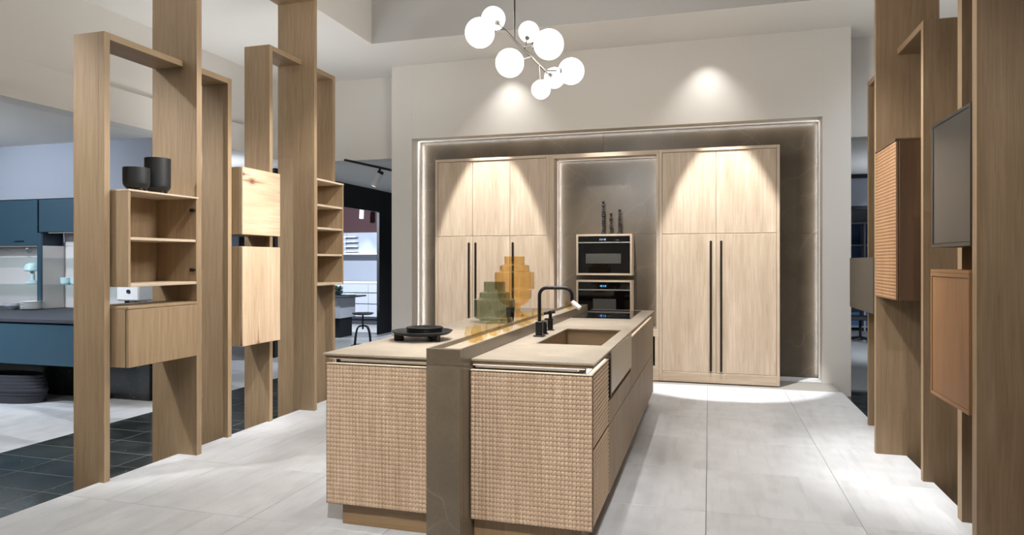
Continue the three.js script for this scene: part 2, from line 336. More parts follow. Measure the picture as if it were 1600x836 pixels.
struct('ceiling_recess', [box(-4.18, 2.05, 5.4, 5.55, -7.75, 2.35), box(-4.03, 1.9, 4.113, 5.4, -7.6, -7.588), box(-4.18, 2.05, 4.3, 5.4, -7.75, -7.6), box(-4.18, 2.05, 4.3, 5.4, 2.2, 2.35), box(1.9, 2.05, 4.3, 5.4, -7.6, 2.2)], M.cofferShade);
struct('ceiling_recess', [box(-4.18, -4.03, 4.3, 5.4, -7.6, 2.2)], M.ceilingWhite);
struct('ceiling_low', [box(-13, -6.4, 2.91, 3.1, -17, 4), box(-6.4, 7, 2.91, 3.1, -17, -9.3)], M.ceilingWhite);
struct('wall_bulkhead', [box(-6.4, 7.2, 2.91, 4.11, -9.3, -9.02)], M.wallWhite);
struct('wall_bulkhead_left', [box(-6.4, -6.2, 2.91, 4.11, -9.02, 4.2), box(-6.2, -6.15, 2.91, 3.28, -9.02, 4.2)], M.wallWhite);
struct('wall_left', [box(-13.2, -13, -0.3, 3.1, -17.2, 4.2)], M.greyWall);
struct('wall_right', [box(7, 7.2, -0.3, 4.3, -17.2, 4.2)], M.wallWhite);
struct('wall_front', [box(-13.2, 7.2, -0.3, 4.3, 4, 4.2)], M.wallWhite);
struct('wall_far', [box(-13.2, 7.2, -0.3, 3.1, -17.2, -17)], M.greyWall);
struct('wall_back', [box(-4.236, -3.93, LOW, 4.11, -9.0, -8.56), box(1.265, 1.569, LOW, 4.11, -9.0, -8.56), box(-3.93, 1.265, 3.09, 4.11, -9.0, -8.56), box(-3.93, 1.265, 0, 3.09, -9.0, -8.885)], M.wallWhite);
{
  const n = new THREE.Group(); n.name = 'wall_niche'; n.userData.kind = 'structure'; scene.add(n);
  const xs = [-3.928, -2.63, -1.33, -0.03, 1.263], ys = [0.002, 1.742, 3.088];
  for (let i = 0; i < 4; i++) for (let j = 0; j < 2; j++) add(n, 'stone_panel', box(xs[i] + 0.0008, xs[i + 1] - 0.0008, ys[j] + 0.0008, ys[j + 1] - 0.0008, -8.885, -8.85, { grain: 'x', r: 0.0008, shift: [0.3, 0.55] }), M.stone);
  const C = [1, 0.985, 0.97];
  strip(n, 'light_strip', -3.929, -3.921, 0.02, 3.07, -8.76, -8.75, M.ledSoft, [0.7, 0, -0.714], 130, C);
  strip(n, 'light_strip', 1.256, 1.264, 0.02, 3.07, -8.76, -8.75, M.ledSoft, [-0.7, 0, -0.714], 105, C);
  strip(n, 'light_strip', -3.9, 1.235, 3.081, 3.089, -8.76, -8.75, M.ledSoft, [0, -0.7, -0.714], 80, C);
}
struct('wall_dark', [box(-6.78, -6.72, LOW, 2.91, -10.9, -9.4), box(-6.78, -6.72, LOW, 2.91, -15.5, -13.0), box(-6.78, -6.72, 2.45, 2.91, -13.0, -10.9)], M.blackWall);
struct('wall_kitchen', [box(-13, -6.5, 2.21, 2.91, -7.4, -6.66), box(-13, -6.6, LOW, 2.21, -7.4, -7.02)], M.greyWall);
struct('wall_red', [box(-12, -6.9, LOW, 2.91, -15.7, -15.5)], M.red);
struct('wall_lintel', [box(1.6, 7, 2.36, 2.91, -13.1, -12.9)], M.greyWall);
struct('trim_1', [box(1.6, 7, 2.84, 2.905, -12.9, -12.86), box(1.6, 7, 2.3, 2.36, -13.1, -12.86)], M.blackWall);

// ---------------------------------------------------------------- left shelving: interlocking oak frames with hanging cabinets
const LF = PX0;                                     // the frames stand half on the platform edge, half in the aisle
// an upright: the main board plus the tongue that reaches down beside the platform
function upright(x0, x1, z0, z1, top, edge, left) {
  const o = { shift: [pieceRandom() * 1.2, pieceRandom() * 2.4], r: 0.0008 }, e = left ? edge - 0.002 : edge + 0.002;
  return left ? [box(x0, e, LOW, top, z0, z1, o), box(e, x1, 0, top, z0, z1, o)] : [box(x0, e, 0, top, z0, z1, o), box(e, x1, LOW, top, z0, z1, o)];
}
function frame(label, material, x0, x1, posts, top, beams, edge, left, group) {
  const [za] = posts[0], t = thing('portal_frame', label, 'shelf frame', [(x0 + x1) / 2, 0, za], group);
  for (const [z1, z0] of posts) add(t, 'post', upright(x0, x1, z0, z1, top, edge, left), material);
  for (const [z1, z0] of beams) add(t, 'beam', box(x0, x1, top - 0.0435, top, z0, z1, { grain: 'z' }), material);
  return t;
}
frame('low oak portal frame nearest on the left, its first post standing free', M.oak, -3.934, -3.684, [[-3.397, -3.44], [-4.546, -4.59]], 2.87, [[-3.4405, -4.0675], [-4.1175, -4.5455]], LF, true);
frame('tall wide oak portal frame on the left reaching out of the picture', M.oak, -3.961, -3.564, [[-4.068, -4.117], [-5.588, -5.633]], 3.9, [[-4.1175, -5.5875]], LF, true);
frame('medium-height oak portal frame on the left, holding the open shelf box at its far end', M.oak, -3.96, -3.7, [[-5.101, -5.145], [-6.14, -6.185]], 3.31, [[-5.1455, -5.5875], [-5.6335, -6.1395]], LF, true);

// open box with door hinges
{
  const x0 = -3.9, x1 = -3.545, z0 = -4.062, z1 = -3.446, y0 = 1.243, y1 = 1.869, b = 0.02;
  const t = thing('open_cabinet', 'open doorless oak hanging cabinet with one shelf, under the two black pots', 'cabinet', [(x0 + x1) / 2, y0, (z0 + z1) / 2]);
  add(t, 'side_panel', box(x0, x1, y0, y1 - 0.0125, z1 - b, z1), M.oak);
  add(t, 'side_panel', box(x0, x1, y0, y1 - 0.0125, z0, z0 + b), M.oak);
  add(t, 'top_panel', box(x0, x1 + 0.004, y1 - 0.012, y1, z0, z1, { grain: 'z' }), M.oakPale);
  add(t, 'bottom_panel', box(x0, x1, y0, y0 + b, z0 + b, z1 - b, { grain: 'z' }), M.oakPale);
  add(t, 'back_panel', box(x0, x0 + 0.01, y0 + b, y1 - 0.0125, z0 + b, z1 - b), M.oak);
  add(t, 'shelf', box(x0 + 0.01, x1 - 0.006, 1.545, 1.563, z0 + b, z1 - b, { grain: 'z' }), M.oakPale);
  for (const y of [1.775, 1.345]) add(t, 'hinge', [box(x1 - 0.05, x1 - 0.02, y - 0.012, y + 0.012, z0 + b, z0 + b + 0.014, { r: 0.003 }), box(x1 - 0.03, x1 - 0.004, y - 0.008, y + 0.008, z0 + b, z0 + b + 0.02, { r: 0.003 })], M.bronze);
}
// a closed hanging cabinet whose front faces the room (dir +1 = front towards +x)
function hanging(name, label, [x0, x1, y0, y1, z0, z1], dir, body, front, { topBoard = true, frontBuild } = {}) {
  const t = thing(name, label, 'cabinet', [(x0 + x1) / 2, y0, (z0 + z1) / 2]);
  const fx = dir > 0 ? x1 : x0, f0 = dir > 0 ? fx - 0.02 : fx, f1 = dir > 0 ? fx : fx + 0.02;
  const b0 = dir > 0 ? x0 : x0 + 0.024, b1 = dir > 0 ? x1 - 0.024 : x1;
  add(t, 'carcass', box(b0, b1, y0, topBoard ? y1 - 0.0165 : y1, z0, z1), body);
  if (topBoard) add(t, 'top_panel', box(x0, x1, y1 - 0.016, y1, z0, z1, { grain: 'z' }), body);
  if (frontBuild) frontBuild(t, f0, f1); else add(t, 'door', box(f0, f1, y0, topBoard ? y1 - 0.019 : y1, z0 + 0.002, z1 - 0.002, { r: 0.002 }), front);
  return t;
}
hanging('drawer_cabinet', 'closed oak drawer cabinet hanging below the open doorless cabinet', [-3.9, -3.545, 0.728, 1.1175, -4.062, -3.446], 1, M.oak, M.oak, { frontBuild: (t, a, b) => add(t, 'drawer', box(a, b, 0.728, 1.098, -4.06, -3.448, { r: 0.002 }), M.oak) });
hanging('hanging_cabinet', 'upper of two knotty oak hanging cabinets, nearly square with a dark knot', [-3.93, -3.587, 1.624, 2.166, -5.095, -4.596], 1, M.oak, M.oakKnotty, { topBoard: false, frontBuild: (t, a, b) => add(t, 'door', box(a, b, 1.624, 2.166, -5.093, -4.598, { r: 0.002, grain: 'z', shift: [-0.62, 5.1] }), M.oakKnotty, 'knotty oak door with horizontal grain') });
hanging('hanging_cabinet', 'lower taller knotty oak hanging cabinet below the square one', [-3.93, -3.587, 0.724, 1.527, -5.095, -4.596], 1, M.oak, M.oakKnotty, { topBoard: false, frontBuild: (t, a, b) => add(t, 'door', box(a, b, 0.724, 1.527, -5.093, -4.598, { r: 0.002, shift: [5.093 + 0.1, 0.3] }), M.oakKnotty, 'knotty oak door with upright grain') });
{
  const x0 = -3.93, x1 = -3.575, z0 = -6.137, z1 = -5.639, y0 = 1.173, y1 = 2.196, b = 0.02;
  const t = thing('open_shelf', 'tall open oak shelf box with four compartments, in the farthest left bay', 'shelf', [(x0 + x1) / 2, y0, (z0 + z1) / 2]);
  add(t, 'side_panel', box(x0, x1, y0, y1 - 0.0185, z1 - b, z1), M.oak);
  add(t, 'side_panel', box(x0, x1, y0, y1 - 0.0185, z0, z0 + b), M.oak);
  add(t, 'back_panel', box(x0, x0 + 0.01, y0 + b, y1 - 0.0185, z0 + b, z1 - b), M.oak);
  add(t, 'top_panel', box(x0, x1 + 0.004, y1 - 0.018, y1, z0, z1, { grain: 'z' }), M.oakPale);
  add(t, 'bottom_panel', box(x0, x1, y0, y0 + 0.022, z0 + b, z1 - b, { grain: 'z' }), M.oakPale);
  for (const y of [1.955, 1.735, 1.478]) add(t, 'shelf', box(x0 + 0.01, x1 - 0.004, y - 0.02, y, z0 + b, z1 - b, { grain: 'z' }), M.oakPale);
}
// two black pots on knob feet
function pot(label, [x, y, z], r, h, feet) {
  const t = thing('pot', label, 'pot', [x, y, z], undefined);
  const f = 0.018, prof = soft([[0.001, f], [r * 0.72, f], [r * 0.98, f + r * 0.32], [r, f + r * 0.7], [r, h], [r - 0.007, h], [r - 0.008, f + r * 0.7], [r * 0.7, f + 0.012], [0.001, f + 0.01]], 0.012);
  own(t, 'body', lathe(prof, 36), M.blackMatt);
  for (let k = 0; k < feet; k++) { const a = k / feet * Math.PI * 2 + 0.3, g = new THREE.SphereGeometry(0.012, 10, 8); g.scale(1, 1.1, 1); g.translate(Math.cos(a) * r * 0.62, 0.0125, Math.sin(a) * r * 0.62); own(t, 'foot', g, M.blackMatt); }
}
pot('shorter, wider of two black footed pots on the open oak cabinet', [-3.645, 1.869, -3.61], 0.082, 0.158, 6);
pot('taller of two black footed pots on the open oak cabinet', [-3.665, 1.869, -3.81], 0.083, 0.25, 6);

// ---------------------------------------------------------------- right shelving
frame('low oak portal frame on the right, its post beside the woven-front cabinet', M.oakShaded, 1.313, 1.56, [[-4.884, -4.93], [-6.42, -6.465]], 2.95, [[-4.9305, -5.4995], [-5.5455, -6.4195]], PX1, false);
frame('tall wide oak portal frame on the right, its near board at the picture edge', M.oakShaded, 1.172, 1.582, [[-3.555, -3.611], [-5.5, -5.545]], 3.9, [[-3.6115, -5.4995]], PX1, false);
frame('oak portal frame whose post stands behind the black glass cabinet', M.oakShaded, 1.31, 1.56, [[-2.9, -2.95], [-4.186, -4.25]], 2.96, [[-2.9505, -3.5545], [-3.6115, -4.1855]], PX1, false);

// a milled lattice: small domed lozenges that meet edge to edge and leave a dark hole at every crossing
function weave(width, height, pitch, depth, put) {
  const pos = [], nor = [], uv = [], nx = Math.round(width / pitch), ny = Math.round(height / (pitch * 1.18)), px = width / nx, py = height / ny, off = [pieceRandom(), pieceRandom()];
  const A = new THREE.Vector3(), B = new THREE.Vector3(), C = new THREE.Vector3();
  const tri = (...q) => {
    const P = q.map((k) => put(k[0], k[1], k[2]));
    A.set(...P[1]).sub(B.set(...P[0])); C.set(...P[2]).sub(B); const n = A.cross(C).normalize();
    P.forEach((k, i) => { pos.push(...k); nor.push(n.x, n.y, n.z); uv.push(q[i][0] + off[0], q[i][1] + off[1]); });
  };
  const h = 0.33, low = 0.2 * depth;
  const ring = [[0.5, -h], [0.5, h], [h, 0.5], [-h, 0.5], [-0.5, h], [-0.5, -h], [-h, -0.5], [h, -0.5]];
  for (let i = 0; i < nx; i++) for (let j = 0; j < ny; j++) {
    const cx = (i + 0.5) * px, cy = (j + 0.5) * py;
    const outer = ring.map(([a, b]) => [cx + a * px, cy + b * py, low]), c1 = [cx - 0.1 * px, cy - 0.1 * py, depth], c2 = [cx + 0.1 * px, cy + 0.1 * py, depth];
    for (let k = 0; k < 8; k++) tri(outer[k], outer[(k + 1) % 8], [0, 1, 2, 7].includes(k) ? c2 : c1);
    tri(outer[3], c1, c2); tri(outer[7], c2, c1);
    for (let k = 1; k < 8; k += 2) { const a = outer[k], b = outer[(k + 1) % 8]; tri(b, a, [a[0], a[1], 0]); tri(b, [a[0], a[1], 0], [b[0], b[1], 0]); }
  }
  const g = new THREE.BufferGeometry();
  g.setAttribute('position', new THREE.Float32BufferAttribute(pos, 3)); g.setAttribute('normal', new THREE.Float32BufferAttribute(nor, 3)); g.setAttribute('uv', new THREE.Float32BufferAttribute(uv, 2));
  return g;
}
hanging('hanging_cabinet', 'brown oak hanging cabinet with a finely woven front, highest on the right', [1.165, 1.52, 1.15, 2.21, -5.494, -4.936], -1, M.oakBrownShaded, null, {
  frontBuild: (t, a, b) => {
    const d = add(t, 'door', box(a + 0.006, b, 1.152, 2.192, -5.492, -4.938), M.wovenBacking);
    const w = add(d, 'lattice', weave(0.55, 1.036, 0.0192, 0.006, (u, v, n) => [a + 0.006 - n, 1.154 + v, -5.49 + u]), M.oakWovenBrown, 'brown milled lattice'); w.userData.kind = 'stuff';
  },
});
hanging('glass_cabinet', 'black glass-fronted hanging cabinet on the right, flat like a screen', [1.165, 1.5, 1.482, 2.149, -4.182, -3.615], -1, M.blackMatt, null, {
  topBoard: false,
  frontBuild: (t, a, b) => {
    const d = add(t, 'door', [box(a, b, 1.482, 1.5, -4.182, -3.615), box(a, b, 2.131, 2.149, -4.182, -3.615), box(a, b, 1.5, 2.131, -4.182, -4.166), box(a, b, 1.5, 2.131, -3.631, -3.615)], M.gunmetal);
    add(d, 'glass_pane', box(a + 0.004, b, 1.501, 2.13, -4.165, -3.632), M.smokeGlass);
  },
});
hanging('hanging_cabinet', 'smooth brown oak hanging cabinet below the black glass-fronted one', [1.16, 1.5, 0.69, 1.364, -4.182, -3.615], -1, M.oakBrown, null, {
  frontBuild: (t, a, b) => {
    add(t, 'door', box(a + 0.004, b, 0.71, 1.326, -4.162, -3.635), M.oakBrown);
    add(t, 'door_frame', [box(a, b, 0.69, 0.708, -4.182, -3.615, { grain: 'z' }), box(a, b, 1.328, 1.347, -4.182, -3.615, { grain: 'z' }), box(a, b, 0.708, 1.328, -4.182, -4.164), box(a, b, 0.708, 1.328, -3.633, -3.615)], M.oakBrown);
  },
});
hanging('hanging_cabinet', 'low dark olive-grey hanging cabinet at the far end on the right', [1.165, 1.5, 1.017, 1.436, -6.417, -5.548], -1, M.olive, M.olive, { topBoard: false });

// ---------------------------------------------------------------- built-in tall units in the stone niche
const ZF = -8.14, ZB = -8.84;
function tallUnit(label, x0, x1, seams, handleXs, material) {
  const t = thing('tall_cabinet', label, 'cabinet', [(x0 + x1) / 2, 0, (ZF + ZB) / 2]), e = 0.034;
  add(t, 'carcass', box(x0 + e, x1 - e, 0.116, 2.686, ZB, ZF - 0.036), material);
  add(t, 'side_panel', box(x0, x0 + e - 0.0005, 0, 2.72, ZB, ZF), material);
  add(t, 'side_panel', box(x1 - e + 0.0005, x1, 0, 2.72, ZB, ZF), material);
  add(t, 'top_panel', box(x0 + e, x1 - e, 2.6865, 2.72, ZB, ZF, { grain: 'x' }), material);
  add(t, 'plinth', box(x0 + e, x1 - e, 0, 0.115, ZB, ZF - 0.002, { grain: 'x' }), material);
  for (let i = 0; i + 1 < seams.length; i++) {
    const a = seams[i] + 0.002, b = seams[i + 1] - 0.002;
    const low = add(t, 'door', box(a, b, 0.119, 1.724, ZF - 0.034, ZF - 0.01, { r: 0.002 }), material);
    add(t, 'door', box(a, b, 1.73, 2.683, ZF - 0.034, ZF - 0.01, { r: 0.002 }), material);
    for (const hx of handleXs) if (hx > a && hx < b) add(low, 'handle', box(hx - 0.012, hx + 0.012, 0.135, 1.645, ZF - 0.01, ZF + 0.014, { r: 0.004 }), M.bronze, 'long dark bar handle');
  }
  return t;
}
tallUnit('left pale oak built-in unit, three doors wide, with long dark handles', -3.408, -1.896, [-3.374, -2.898, -2.4, -1.93], [-2.945, -2.855, -2.362], M.oakPale);
tallUnit('right pale oak built-in unit, two doors wide, with a central pair of dark handles', -0.564, 0.764, [-0.53, 0.078, 0.73], [0.02, 0.134], M.oakPale);
{
  const x0 = -1.894, x1 = -0.566;
  const t = thing('oven_bay', 'central oak bay lined with grey-brown stone, between the two tall units', 'cabinet', [(x0 + x1) / 2, 0, (ZF + ZB) / 2]);
  add(t, 'side_panel', box(x0, -1.83, 0.61, 2.67, ZB, ZF), M.oakPale);
  add(t, 'side_panel', box(-0.596, x1, 0.61, 2.67, ZB, ZF), M.oakPale);
  add(t, 'header', box(x0, x1, 2.6705, 2.72, ZB, ZF, { grain: 'x' }), M.oakPale);
  for (const [a, b] of [[0.612, 1.742], [1.7435, 2.669]]) add(t, 'stone_panel', box(-1.829, -0.597, a, b, -8.44, -8.4, { grain: 'x', r: 0.0008, shift: [0.75, 0.2] }), M.stone, 'veined grey-brown stone panel');
  add(t, 'base_top', box(x0, x1, 0.52, 0.609, ZB, ZF, { grain: 'x' }), M.oakPale);
  add(t, 'base_side', box(-0.614, x1, 0.17, 0.5195, ZB, ZF), M.oakPale);
  add(t, 'base_side', box(x0, -1.3, 0.17, 0.5195, ZB, ZF), M.oakPale);
  add(t, 'plinth', box(x0, x1, 0, 0.169, ZB, ZF, { grain: 'x' }), M.oakPale);
  const C = [1, 0.985, 0.97];
  strip(t, 'light_strip', -1.8295, -1.822, 0.63, 2.66, -8.33, -8.322, M.ledSoft, [0.7, 0, -0.714], 105, C);
  strip(t, 'light_strip', -0.604, -0.5965, 0.63, 2.66, -8.33, -8.322, M.ledSoft, [-0.7, 0, -0.714], 70, C);
  strip(t, 'light_strip', -1.81, -0.616, 2.662, 2.6695, -8.33, -8.322, M.ledSoft, [0, -0.7, -0.714], 40, C);
}
{
  const t = thing('wine_cooler', 'black glass wine cooler low beside the end of the island', 'wine cooler', [-0.96, 0.17, -8.4]);
  add(t, 'body', box(-1.298, -0.616, 0.172, 0.518, -8.8, -8.19), M.blackMatt);
  add(t, 'door', box(-1.296, -0.618, 0.174, 0.516, -8.188, -8.165), M.blackGlass);
}
function screen(w, h, seed, draw) {
  const c = document.createElement('canvas'); c.width = 256; c.height = Math.round(256 * h / w);
  const g = c.getContext('2d'); g.fillStyle = '#000'; g.fillRect(0, 0, c.width, c.height); draw(g, c.width, c.height, rng(seed));
  const t = new THREE.CanvasTexture(c); t.colorSpace = THREE.SRGBColorSpace; return t;
}
const glyphs = (hue) => (g, w, h, r) => {          // small glowing illegible segments, as the photograph shows them
  g.fillStyle = hue;
  for (let x = w * 0.06; x < w * 0.94; x += w * 0.11) { if (r() < 0.25) continue; g.fillRect(x, h * (0.2 + 0.1 * r()), w * 0.07, h * 0.14); g.fillRect(x, h * 0.45, w * 0.02, h * 0.3); g.fillRect(x + w * 0.05, h * 0.35, w * 0.02, h * 0.4); if (r() > 0.4) g.fillRect(x, h * 0.7, w * 0.07, h * 0.1); }
};
function display(parent, cx, cy, w, h, z, hue, seed, power) {
  const m = new THREE.MeshStandardMaterial({ color: 0x050505, roughness: 0.2, emissive: 0xffffff, emissiveMap: screen(w, h, seed, glyphs(hue)), emissiveIntensity: power }); m.name = 'display_' + seed;
  const g = new THREE.PlaneGeometry(w, h); g.translate(cx, cy, z); add(parent, 'display', g, m);
}
function oven(label, y0, y1, bar, window) {
  const x0 = -1.567, x1 = -0.888, zf = -8.2, b = 0.024;
  const t = thing('oven', label, 'oven', [(x0 + x1) / 2, y0, zf - 0.1]);
  add(t, 'surround', [box(x0, x0 + b, y0, y1, -8.398, zf), box(x1 - b, x1, y0, y1, -8.398, zf), box(x0 + b, x1 - b, y1 - b, y1, -8.398, zf, { grain: 'x' }), box(x0 + b, x1 - b, y0, y0 + b, -8.398, zf, { grain: 'x' })], M.oakPale, 'thin oak surround');
  add(t, 'body', box(x0 + b + 0.001, x1 - b - 0.001, y0 + b + 0.001, y1 - b - 0.001, -8.398, zf - 0.02), M.blackMatt);
  add(t, 'control_panel', box(x0 + b + 0.003, x1 - b - 0.003, bar + 0.006, y1 - b - 0.003, zf - 0.02, zf - 0.004), M.blackGlass);
  const d = add(t, 'door', box(x0 + b + 0.003, x1 - b - 0.003, y0 + b + 0.003, bar - 0.008, zf - 0.02, zf - 0.004), M.blackGlass);
  add(d, 'handle', box(x0 + b + 0.003, x1 - b - 0.003, bar - 0.008, bar + 0.005, zf - 0.012, zf + 0.012, { r: 0.003 }), M.steel, 'slim steel handle rail');
  if (window) add(d, 'window', box(...window, zf - 0.012, zf - 0.0025, { r: 0.001 }), mat('ovenWindow_' + y0, { color: hex('#4a4946'), roughness: 0.25 }), 'grey see-through oven window');
  return t;
}
{
  const a = oven('upper compact black oven with a lit display and grey window', 1.237, 1.737, 1.636, [-1.45, -1.02, 1.38, 1.5]);
  display(a, -1.24, 1.672, 0.085, 0.03, -8.2035, '#bfe0ff', 3, 2.4);
  display(a, -1.07, 1.665, 0.05, 0.016, -8.2035, '#cfd8e6', 4, 0.7);
  const b = oven('lower black oven with a blue glowing display', 0.625, 1.178, 1.06, [-1.36, -1.08, 0.82, 0.95]);
  display(b, -1.235, 1.106, 0.085, 0.032, -8.2035, '#58b4ff', 5, 2.6);
}
function candleStick(label, x, z, h, seed) {
  const t = thing('candle_holder', label, 'candle holder', [x, 1.737, z]), r = rng(seed), prof = [[0.001, 0], [0.032, 0], [0.03, 0.014], [0.014, 0.026]];
  let y = 0.034; while (y < h - 0.04) { const k = 0.013 + r() * 0.012, s = 0.018 + r() * 0.02; prof.push([0.007 + r() * 0.004, y], [k, y + s * 0.4], [k * 0.9, y + s * 0.7]); y += s; }
  const base = prof.splice(0, 4);
  own(t, 'foot', lathe(soft([...base, [0.001, 0.027]], 0.004), 16), M.blackMatt);
  own(t, 'stem', lathe(soft([[0.001, 0.026], [0.012, 0.027], ...prof, [0.008, h - 0.03]], 0.006), 14), M.blackMatt);
  own(t, 'cup', lathe(soft([[0.006, h - 0.03], [0.017, h - 0.022], [0.018, h], [0.013, h], [0.012, h - 0.012], [0.001, h - 0.014]], 0.003), 16), M.blackMatt);
}
candleStick('tallest of three knobbly black candle holders on the upper oven', -1.245, -8.28, 0.405, 3);
candleStick('shortest of three knobbly black candle holders, the middle one', -1.15, -8.27, 0.255, 8);
candleStick('mid-height knobbly black candle holder, nearest the bay’s right side', -1.045, -8.27, 0.3, 21);

// ---------------------------------------------------------------- island
const IZ0 = -6.78, IZ1 = -3.18;
{
  const t = thing('island_cabinet', 'left half of the island with a woven oak end panel', 'cabinet', [-1.64, 0, (IZ0 + IZ1) / 2]);
  add(t, 'carcass', box(-1.955, -1.328, 0.12, 0.84, IZ0, IZ1 - 0.03), M.oak);
  const f = add(t, 'end_panel', box(-1.96, -1.328, 0.12, 0.862, IZ1 - 0.028, IZ1 - 0.007), M.wovenBacking);
  add(f, 'lattice', weave(0.628, 0.736, 0.0192, 0.006, (u, v, n) => [-1.957 + u, 0.123 + v, IZ1 - 0.007 + n]), M.oakWoven, 'milled oak lattice').userData.kind = 'stuff';
  add(t, 'top_edge', box(-1.96, -1.328, 0.8625, 0.868, IZ1 - 0.028, IZ1), M.oakPale);
  add(t, 'plinth', box(-1.89, -1.328, 0, 0.119, IZ0 + 0.05, IZ1 - 0.055, { grain: 'x' }), M.plinth, 'brown plinth');
  add(t, 'grip_rail', box(-1.9, -1.328, 0.871, 0.888, IZ1 - 0.07, IZ1 - 0.045, { r: 0.007 }), M.steel, 'steel grip rail under the worktop');
  add(t, 'rail_box', box(-1.95, -1.328, 0.8405, 0.892, IZ0, IZ1 - 0.09), M.blackMatt);
  strip(t, 'light_strip', -1.95, -1.34, 0.8885, 0.892, IZ1 - 0.03, IZ1 - 0.018, M.ledSoft, [0, -1, 0], 6, [1, 0.95, 0.88]);
}
{
  const X0 = -1.146, X1 = -0.53;
  const t = thing('island_cabinet', 'right half of the island with woven end, drawers and sink recess', 'cabinet', [-0.84, 0, (IZ0 + IZ1) / 2]);
  add(t, 'carcass', [box(X0 + 0.002, X1 - 0.03, 0.12, 0.62, IZ0, IZ1 - 0.03), box(X0 + 0.002, X1 - 0.03, 0.62, 0.84, IZ0, -4.9), box(X0 + 0.002, X1 - 0.03, 0.62, 0.84, -3.85, IZ1 - 0.03), box(X0 + 0.002, -1.04, 0.62, 0.84, -4.9, -3.85)], M.oakShaded);
  const f = add(t, 'end_panel', box(X0 + 0.002, X1, 0.12, 0.862, IZ1 - 0.028, IZ1 - 0.007), M.wovenBacking);
  add(f, 'lattice', weave(0.61, 0.736, 0.0192, 0.006, (u, v, n) => [X0 + 0.004 + u, 0.123 + v, IZ1 - 0.007 + n]), M.oakWoven, 'milled oak lattice').userData.kind = 'stuff';
  for (const [y0, y1] of [[0.12, 0.496], [0.502, 0.862]]) {
    const d = add(t, 'drawer', box(X1 - 0.027, X1 - 0.007, y0, y1, -3.745, IZ1 - 0.029), M.wovenBacking);
    add(d, 'lattice', weave(0.532, y1 - y0 - 0.006, 0.0192, 0.006, (u, v, n) => [X1 - 0.007 + n, y0 + 0.003 + v, IZ1 - 0.031 - u]), M.oakWoven, 'milled oak lattice').userData.kind = 'stuff';
    add(t, 'drawer', box(X1 - 0.027, X1 - 0.002, y0, y1 > 0.8 ? 0.63 : y1, -4.828, -3.75), M.oak);
    add(t, 'drawer', box(X1 - 0.027, X1 - 0.002, y0, y1, IZ0 + 0.003, -4.833), M.oak);
  }
  add(t, 'end_panel', box(X0 + 0.002, X1, 0.12, 0.862, IZ0 - 0.02, IZ0 - 0.001), M.oak);
  add(t, 'top_edge', box(X0 + 0.002, X1, 0.8625, 0.868, IZ1 - 0.028, IZ1), M.oakPale);
  add(t, 'top_edge', box(X1 - 0.027, X1 - 0.001, 0.8625, 0.868, -3.745, IZ1 - 0.0285, { grain: 'z' }), M.oakPale);
  add(t, 'plinth', box(X0 + 0.002, X1 - 0.06, 0, 0.119, IZ0 + 0.05, IZ1 - 0.055, { grain: 'z' }), M.plinth, 'brown plinth');
  add(t, 'grip_rail', box(X0 + 0.01, X1 - 0.075, 0.871, 0.888, IZ1 - 0.07, IZ1 - 0.045, { r: 0.007 }), M.steel, 'steel grip rail under the worktop');
  add(t, 'rail_box', box(X0 + 0.01, X1 - 0.08, 0.8405, 0.892, -3.85, IZ1 - 0.09), M.blackMatt); add(t, 'rail_box', box(X0 + 0.01, X1 - 0.08, 0.8405, 0.892, IZ0, -4.9), M.blackMatt);
  const C = [1, 0.95, 0.88];
  strip(t, 'light_strip', X0 + 0.01, X1 - 0.04, 0.8885, 0.892, IZ1 - 0.03, IZ1 - 0.018, M.ledSoft, [0, -1, 0], 6, C);
  strip(t, 'light_strip', X1 - 0.036, X1 - 0.032, 0.868, 0.89, -3.74, IZ1 - 0.04, M.ledWarm, [1, 0, 0], 4, C);
  strip(t, 'light_strip', X1 - 0.036, X1 - 0.032, 0.868, 0.89, IZ0 + 0.03, -4.85, M.ledWarm, [1, 0, 0], 4, C);
}
{
  const t = thing('worktop', 'left taupe stone worktop of the island, carrying the tray and vases', 'worktop', [-1.65, 0.898, -5]);
  add(t, 'slab', box(-1.976, -1.3255, 0.908, 0.92, -6.82, -3.174, { grain: 'z', r: 0.002, shift: [0.1, 0.9] }), M.stoneLit);
  add(t, 'backing', box(-1.964, -1.3255, 0.8925, 0.9075, -6.81, -3.188, { grain: 'z' }), M.plinth);
}
{
  const t = thing('worktop', 'right taupe stone worktop of the island, cut out for sink and hob', 'worktop', [-0.83, 0.898, -5]);
  const X0 = -1.1465, X1 = -0.523, a = -0.99, b = -0.6, z0 = -4.85, z1 = -3.905, s = { grain: 'z', r: 0.002, shift: [0.2, 0.35] };
  add(t, 'slab', [box(X0, X1, 0.908, 0.92, z1, -3.205, s), box(X0, X1, 0.908, 0.92, -6.82, z0, s), box(X0, a, 0.908, 0.92, z0, z1, s), box(b, X1, 0.908, 0.92, z0, z1, s)], M.stoneLit);
  add(t, 'backing', box(X0, X1 - 0.012, 0.8925, 0.9075, -3.86, -3.217), M.plinth); add(t, 'backing', box(X0, X1 - 0.012, 0.8925, 0.9075, -6.81, -4.895), M.plinth);
}
